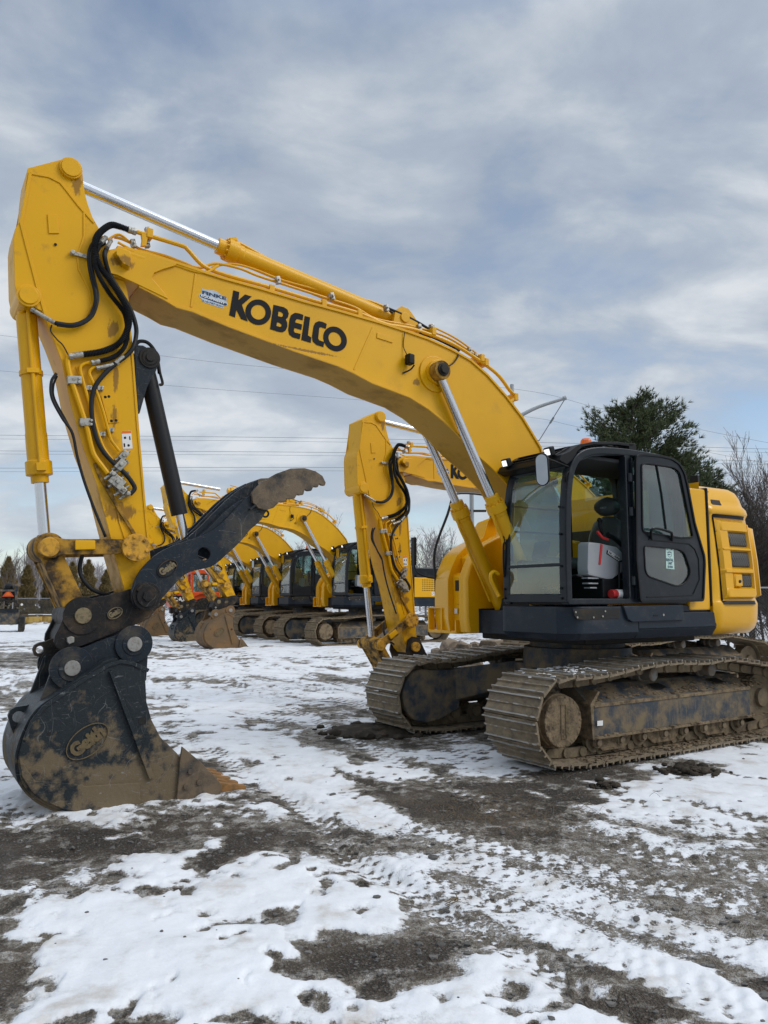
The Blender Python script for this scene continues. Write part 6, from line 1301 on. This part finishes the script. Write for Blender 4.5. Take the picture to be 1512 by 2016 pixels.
def bush(px,Y,h,w_,label,m_='dimgreen',n=900):
    t_=thing('evergreen_shrub',label,'shrub',(g_at(px,Y),Y,0)); cr=MB(); tr=MB()
    for k in range(n):
        a_=random.uniform(0,6.28); f_=random.random(); rr=w_*(1-f_**2)**.5*random.uniform(.3,1.1); tuf(cr,Vector((rr*math.cos(a_),rr*math.sin(a_),h*f_*random.uniform(.8,1.1))),(0,0,1),.35,5)
    for k in range(5): tr.cyl((0,0,0),(random.gauss(0,w_*.4),random.gauss(0,w_*.4),h*.8),.05,.01,5)
    put('stems',tr.mesh('stems','barkdark',0,70,norm=False),t_); put('foliage',cr.mesh('foliage',m_,0,80,False,False),t_)
bush(885,58,5.1,2.0,'dull green shrub behind the second machine\'s handrail'); bush(560,70,4.2,1.6,'dark green shrub far behind the middle of the row')
# far wood seen as one mass
random.seed(17); b=MB()
for k in range(9000):
    x=random.uniform(-150,190); y=random.uniform(118,135); h=random.uniform(2,7.2)*(1+.25*math.sin(x*.09)+.15*math.sin(x*.31)); z0=random.uniform(0,h*.5); q=Vector((x,y,z0)); b.tube([q,q+Vector((random.gauss(0,.5),0,(h-z0)*.5)),q+Vector((random.gauss(0,1.),0,h-z0))],lambda t_:.10*(1-t_)+.02,3,2,cap=False)
M['farwood']=mat('distant_wood',(.22,.21,.215),.95,vary=.15); o=put('far_wood',b.mesh('far_wood','farwood',0,80,norm=False),kind='stuff'); inst(o,dict(label='grey leafless wood along the horizon',category='wood'))
# =================== fences ========================================================================
def chain(p,q,h,label,step=3.,mesh=.09,rw=.0035):
    p,q=Vector(p),Vector(q); L=(q-p).length; d=(q-p)/L; t_=thing('chain_link_fence',label,'fence',p,math.atan2(d.y,d.x)); n=int(L/step)
    for k in range(n+1): put('fence_post',MB().cyl((k*L/n,0,0),(k*L/n,0,h+.06),.03,None,8).mesh('fence_post','greypaint'),t_)
    put('top_rail',MB().cyl((0,0,h),(L,0,h),.021,None,8).mesh('top_rail','greypaint'),t_)
    b=MB(); u=-h
    def wire(a,c):
        a,c=Vector(a),Vector(c); dd=(c-a).normalized(); s_=dd.cross(Vector((0,1,0)))*rw
        b.face([b.bm.verts.new(v) for v in (a-s_,a+s_,c+s_,c-s_)])
    while u<L:
        for sg in (1,-1):
            a=(u,0,0) if sg>0 else (u+h,0,0); c=(u+h,0,h) if sg>0 else (u,0,h)
            if a[0]>=0 and c[0]>=0 and a[0]<=L and c[0]<=L: wire(a,c)
        u+=mesh
    put('wire_mesh',b.mesh('wire_mesh','wire',0,30,False,False),t_)
chain((g_at(-80,56),56,0),(g_at(420,60),60,0),1.75,'grey chain-link fence along the left background in front of the cedars',3,.16,.0045)
chain((g_at(1385,18.6),18.6,0),(14.,17.2,0),2.0,'chain-link fence at the right edge behind the counterweight',2.6,.07,.0028)
# =================== poles and power lines ==========================================================
def wire(name,pts,r,label,grp=None):
    b=MB().tube(pts,r,5,8); o=put(name,b.mesh(name,'wire',0,80)); inst(o,dict(label=label,category='power line',group=grp))
P_=lambda x,y,Y:at(x,y,Y)
lines=[(858,886),(866,893)]
LL=['upper wire of the highest pair','lower wire of the highest pair','upper wire of the middle pair','second wire of the middle pair','upper wire of the lowest pair','lower wire of the lowest pair']
for k,(y0,y1) in enumerate(((857,884),(864.5,891),(888,908),(894,915),(922,932),(929,938))):
    pts=[P_(-300+x*180,0+y0+(y1-y0)*(-300+x*180)/1512+(-6*math.sin(3.14*min(1,max(0,(-300+x*180)/1512)))),95) for x in range(14)]
    wire('power_line',pts,.022 if k%2==0 else .016,LL[k]+' of dark power lines running across behind the arm','distant power lines in three pairs')
wire('power_line',[P_(-200,640,60),P_(0,660,60),P_(380,708,60),P_(584,728,60),P_(1013,766,60),P_(1183,804,60),P_(1440,858,60),P_(1700,905,60)],.011,'thin single wire crossing highest behind the lettering of the boom')
wire('power_line',[P_(-200,716,60),P_(0,730,60),P_(380,763,60),P_(740,790,60),P_(1040,821,60),P_(1165,846,60),P_(1600,930,60)],.010,'thin single wire crossing just under the boom')
t_=thing('lamp_pole','tall grey pole with a slanting arm held by a thin brace, behind the boom','lamp pole',(g_at(1008,34),34,0))
def rel(p): return p-Vector(t_.location)
put('pole',MB().cyl((0,0,0),rel(P_(1008,757,34)),.14,.09,12).mesh('pole','greypaint'),t_)
put('arm',MB().tube([rel(P_(1008,826,34)),rel(P_(1025,818,34)),rel(P_(1060,801,34)),rel(P_(1113,784,34))],lambda q:.10-.03*q,10,3).mesh('arm','greypaint'),t_); put('arm_cap',MB().cyl(rel(P_(1109,784.5,34)),rel(P_(1114,783,34)),.10).mesh('arm_cap','greypaint'),t_)
b=MB().cyl(rel(P_(1112,786,34)),rel(P_(1061,868,34)),.02,None,6); b.cyl(rel(P_(1090,822,34)),rel(P_(1083,833,34)),.045,None,8); b.cyl(rel(P_(1061,868,34)),rel(P_(1008,840,34)),.02,None,6); put('brace',b.mesh('brace','wire'),t_)
t_=thing('utility_pole','plain grey pole seen under the second machine\'s boom','pole',(g_at(931,48),48,0)); put('pole',MB().cyl((0,0,0),(0,0,9),.17,.13,12).mesh('pole','greypaint'),t_)
b=MB()
for z in (7.2,8.4): b.obox((0,-.05,z),(1,0,0),(0,1,0),(0,0,1),.9,.06,.07)
put('crossarm',b.mesh('crossarm','barkdark'),t_)
# =================== other vehicles and piles ========================================================
def v_part(t_,name,b,m_,bev=.02,parent=None,ang=38): return put(name,b.mesh(name,m_,bev,ang),parent or t_)
# red articulated truck
t_=thing('dump_truck','orange-red dump truck with a big wheel, parked behind the far row of excavators','dump truck',(g_at(404,50),50,0),R(200))
b=MB().prism([(1.9,1.5),(2.3,1.55),(2.35,2.0),(1.2,2.45),(.9,2.5),(.9,1.4)],-1.2,1.2); b.prism([(.1,1.2),(2.3,1.2),(2.35,1.6),(.1,1.6)],-1.25,1.25); v_part(t_,'hood',b,'orangered',.06)
b=MB().text('DA30',(2.05,1.255,1.55),(1.2,1.255,1.55),.28,0,.01,.05); 
pl=MB().prism([(2.15,1.45),(1.1,1.45),(1.1,1.92),(2.15,1.92)],1.2,1.25); v_part(t_,'name_panel',pl,'ink',.02); v_part(t_,'lettering',b,'white',0)
b=MB().box((-1.0,-1.1,1.5),(1.0,1.2,2.15)); 
for u in (-1.0,.0,.95): b.box((u-.07,1.08,2.1),(u+.07,1.2,3.3)); b.box((u-.07,-1.1,2.1),(u+.07,-.98,3.3))
b.box((-1.1,-1.15,3.28),(1.05,1.25,3.55)); cab_=v_part(t_,'cab',b,'orangered',.05); v_part(t_,'window',MB().box((-.95,-1.05,2.15),(.92,1.12,3.28)),'glassdark',0,cab_)
b=MB()
for u in (-1.2,): b.ribbon([(.2+1.15*math.cos(R(a)),.95+1.15*math.sin(R(a))) for a in range(0,181,15)],.12,.95,1.35); 
v_part(t_,'fender',b,'orangered',.02)
for u in (.2,-3.2,-5.0):
    for y in (.95,-.95):
        wl=v_part(t_,'wheel',MB().lathe((u,y-.32,.9),(u,y+.32,.9),[(0,.55),(.0,.8),(.08,.9),(.56,.9),(.64,.8),(.64,.55)],28),'rubber',0); v_part(t_,'rim',MB().lathe((u,y-.3,.9),(u,y+.3,.9),[(0,.5),(.05,.5),(.1,.25),(.5,.25),(.55,.5),(.6,.5)],20),'orangered',0,wl)
b=MB().prism([(-1.5,1.6),(-6.2,1.9),(-6.6,3.0),(-5.8,3.1),(-1.3,3.3)],-1.35,1.35); v_part(t_,'dump_body',b,'orangered',.05); v_part(t_,'chassis',MB().box((-6,-.5,.8),(2.2,.5,1.25)),'deep')
# small dark machine at the left edge, seen from behind
t_=thing('compact_tractor','small dark machine at the left edge with a warning triangle on its seat back','tractor',(at(12,1178,41).x,41,0),R(24),None,None,1.08)
v_part(t_,'rear_body',MB().box((-1.1,-.5,.35),(.62,.6,1.05)),'frame',.05); v_part(t_,'rear_guard',MB().box((-1.0,-.56,.95),(.6,-.48,1.12)),'charcoal',.02)
b=MB(); 
for x in (-.9,.45): b.box((x-.05,-.2,1.0),(x+.05,-.1,2.3)); b.box((x-.05,.7,1.0),(x+.05,.8,2.0))
b.box((-.95,-.2,1.95),(.5,-.1,2.05)); b.box((.3,-.3,2.2),(.62,-.22,2.32)); b.tube([(.4,-.15,2.25),(.75,-.15,2.3)],.03); v_part(t_,'guard_frame',b,'frame',.02)
b=MB().prism([(-.2,1.5),(.4,1.5),(.36,2.05),(.3,2.12),(-.1,2.12),(-.16,2.05)],-.12,.1); b.lathe((.09,0,2.1),(.09,0,2.4),[(0,.2),(.12,.2),(.22,.12),(.24,.02)],14); v_part(t_,'seat',b,'black',.008)
tri=v_part(t_,'warning_triangle',MB().prism([(-.18,1.70),(.36,1.70),(.09,2.06)],-.17,-.14),'orangered',.005); v_part(t_,'triangle_centre',MB().prism([(-.06,1.75),(.24,1.75),(.09,1.96)],-.18,-.165),'warn',.002,tri)
b=MB()
for k in range(40): 
    x=random.uniform(-.95,.5); z=random.uniform(1.0,1.7); b.obox((x,random.uniform(-.5,-.1),z),(1,random.gauss(0,.2),random.gauss(0,.3)),(0,1,0),(0,0,1),random.uniform(.02,.12),.05,random.uniform(.02,.09))
v_part(t_,'engine_parts',b,'deep',.01)
for x in (-1.05,.75): b=MB().box((x-.14,-.8,.0),(x+.14,1.2,.75)); v_part(t_,'rubber_track',b,'rubber',.08)
b=MB().cyl((.72,-.52,1.32),(.72,-.56,1.32),.06,None,14); v_part(t_,'rear_lamp',b,'white',.01)
# steel pile and timbers in front of the left fence
M['yrust']=mat('weathered_yellow_steel',(.50,.33,.09),.7,dirt=(.16,.07,.03),amt=.42,scale=2.2,bump=.2)
t_=thing('steel_pile','low pile of weathered yellow steel beams and pale planks in front of the left fence','steel pile',(at(82,1178,53).x,53,0))
random.seed(4)
for k in range(5): v_part(t_,'steel_beam',MB().obox((-.9+k*.62,random.uniform(-.2,.2),.28+random.uniform(0,.08)),(1,random.gauss(0,.08),0),(0,1,0),(0,0,1),.42,.12,.2),'yrust',.02)
for k in range(4): v_part(t_,'plank',MB().obox((-.6+k*.5,.1,.62+.03*(k%2)),(1,.05,0),(0,1,0),(0,0,1),.75,.12,.03),'white' if k%2 else 'tip',.01)
v_part(t_,'timber',MB().obox((-1.35,.1,.2),(1,0,0),(0,1,0),(0,0,1),.4,.3,.16),'barkdark',.02)
# rubble and snow bank behind the far track
random.seed(12); t_=thing('rubble_bank','low bank of broken rock and snow behind the far track','rubble',(at(985,1178,20).x,20,0)); b=MB(); b2=MB()
for k in range(90): b.ico((random.uniform(-1.6,3.2),random.gauss(0,.4),random.uniform(.0,.62)),random.uniform(.08,.26),1,(1.3,1,.8),.3)
for k in range(40): b2.ico((random.uniform(-2,3),random.gauss(-.3,.35),random.uniform(0,.35)),random.uniform(.06,.2),1,(1.5,1.2,.5),.3)
M['rock']=mat('tan_rock',(.27,.215,.16),.9,dirt=(.09,.075,.06),amt=.45,scale=4,bump=.6); v_part(t_,'rocks',b,'rock',0,ang=30); v_part(t_,'snow_cap',b2,'snowlump',0,ang=80)
# =================== camera ===========================================================================
cam=bpy.data.cameras.new('camera'); co_=bpy.data.objects.new('camera',cam); COL.objects.link(co_); SC.camera=co_
cam.sensor_fit='VERTICAL'; cam.sensor_height=24; cam.sensor_width=18; cam.lens=24*FPX/2016; cam.clip_end=3000; cam.clip_start=.05
co_.location=(0,0,CH); co_.rotation_euler=(math.pi/2+TH,0,0)
SC.view_settings.view_transform='Standard'; SC.view_settings.look='None'; SC.view_settings.exposure=.10; SC.view_settings.gamma=1
SC.render.engine='CYCLES'; SC.cycles.max_bounces=8; SC.cycles.transparent_max_bounces=16
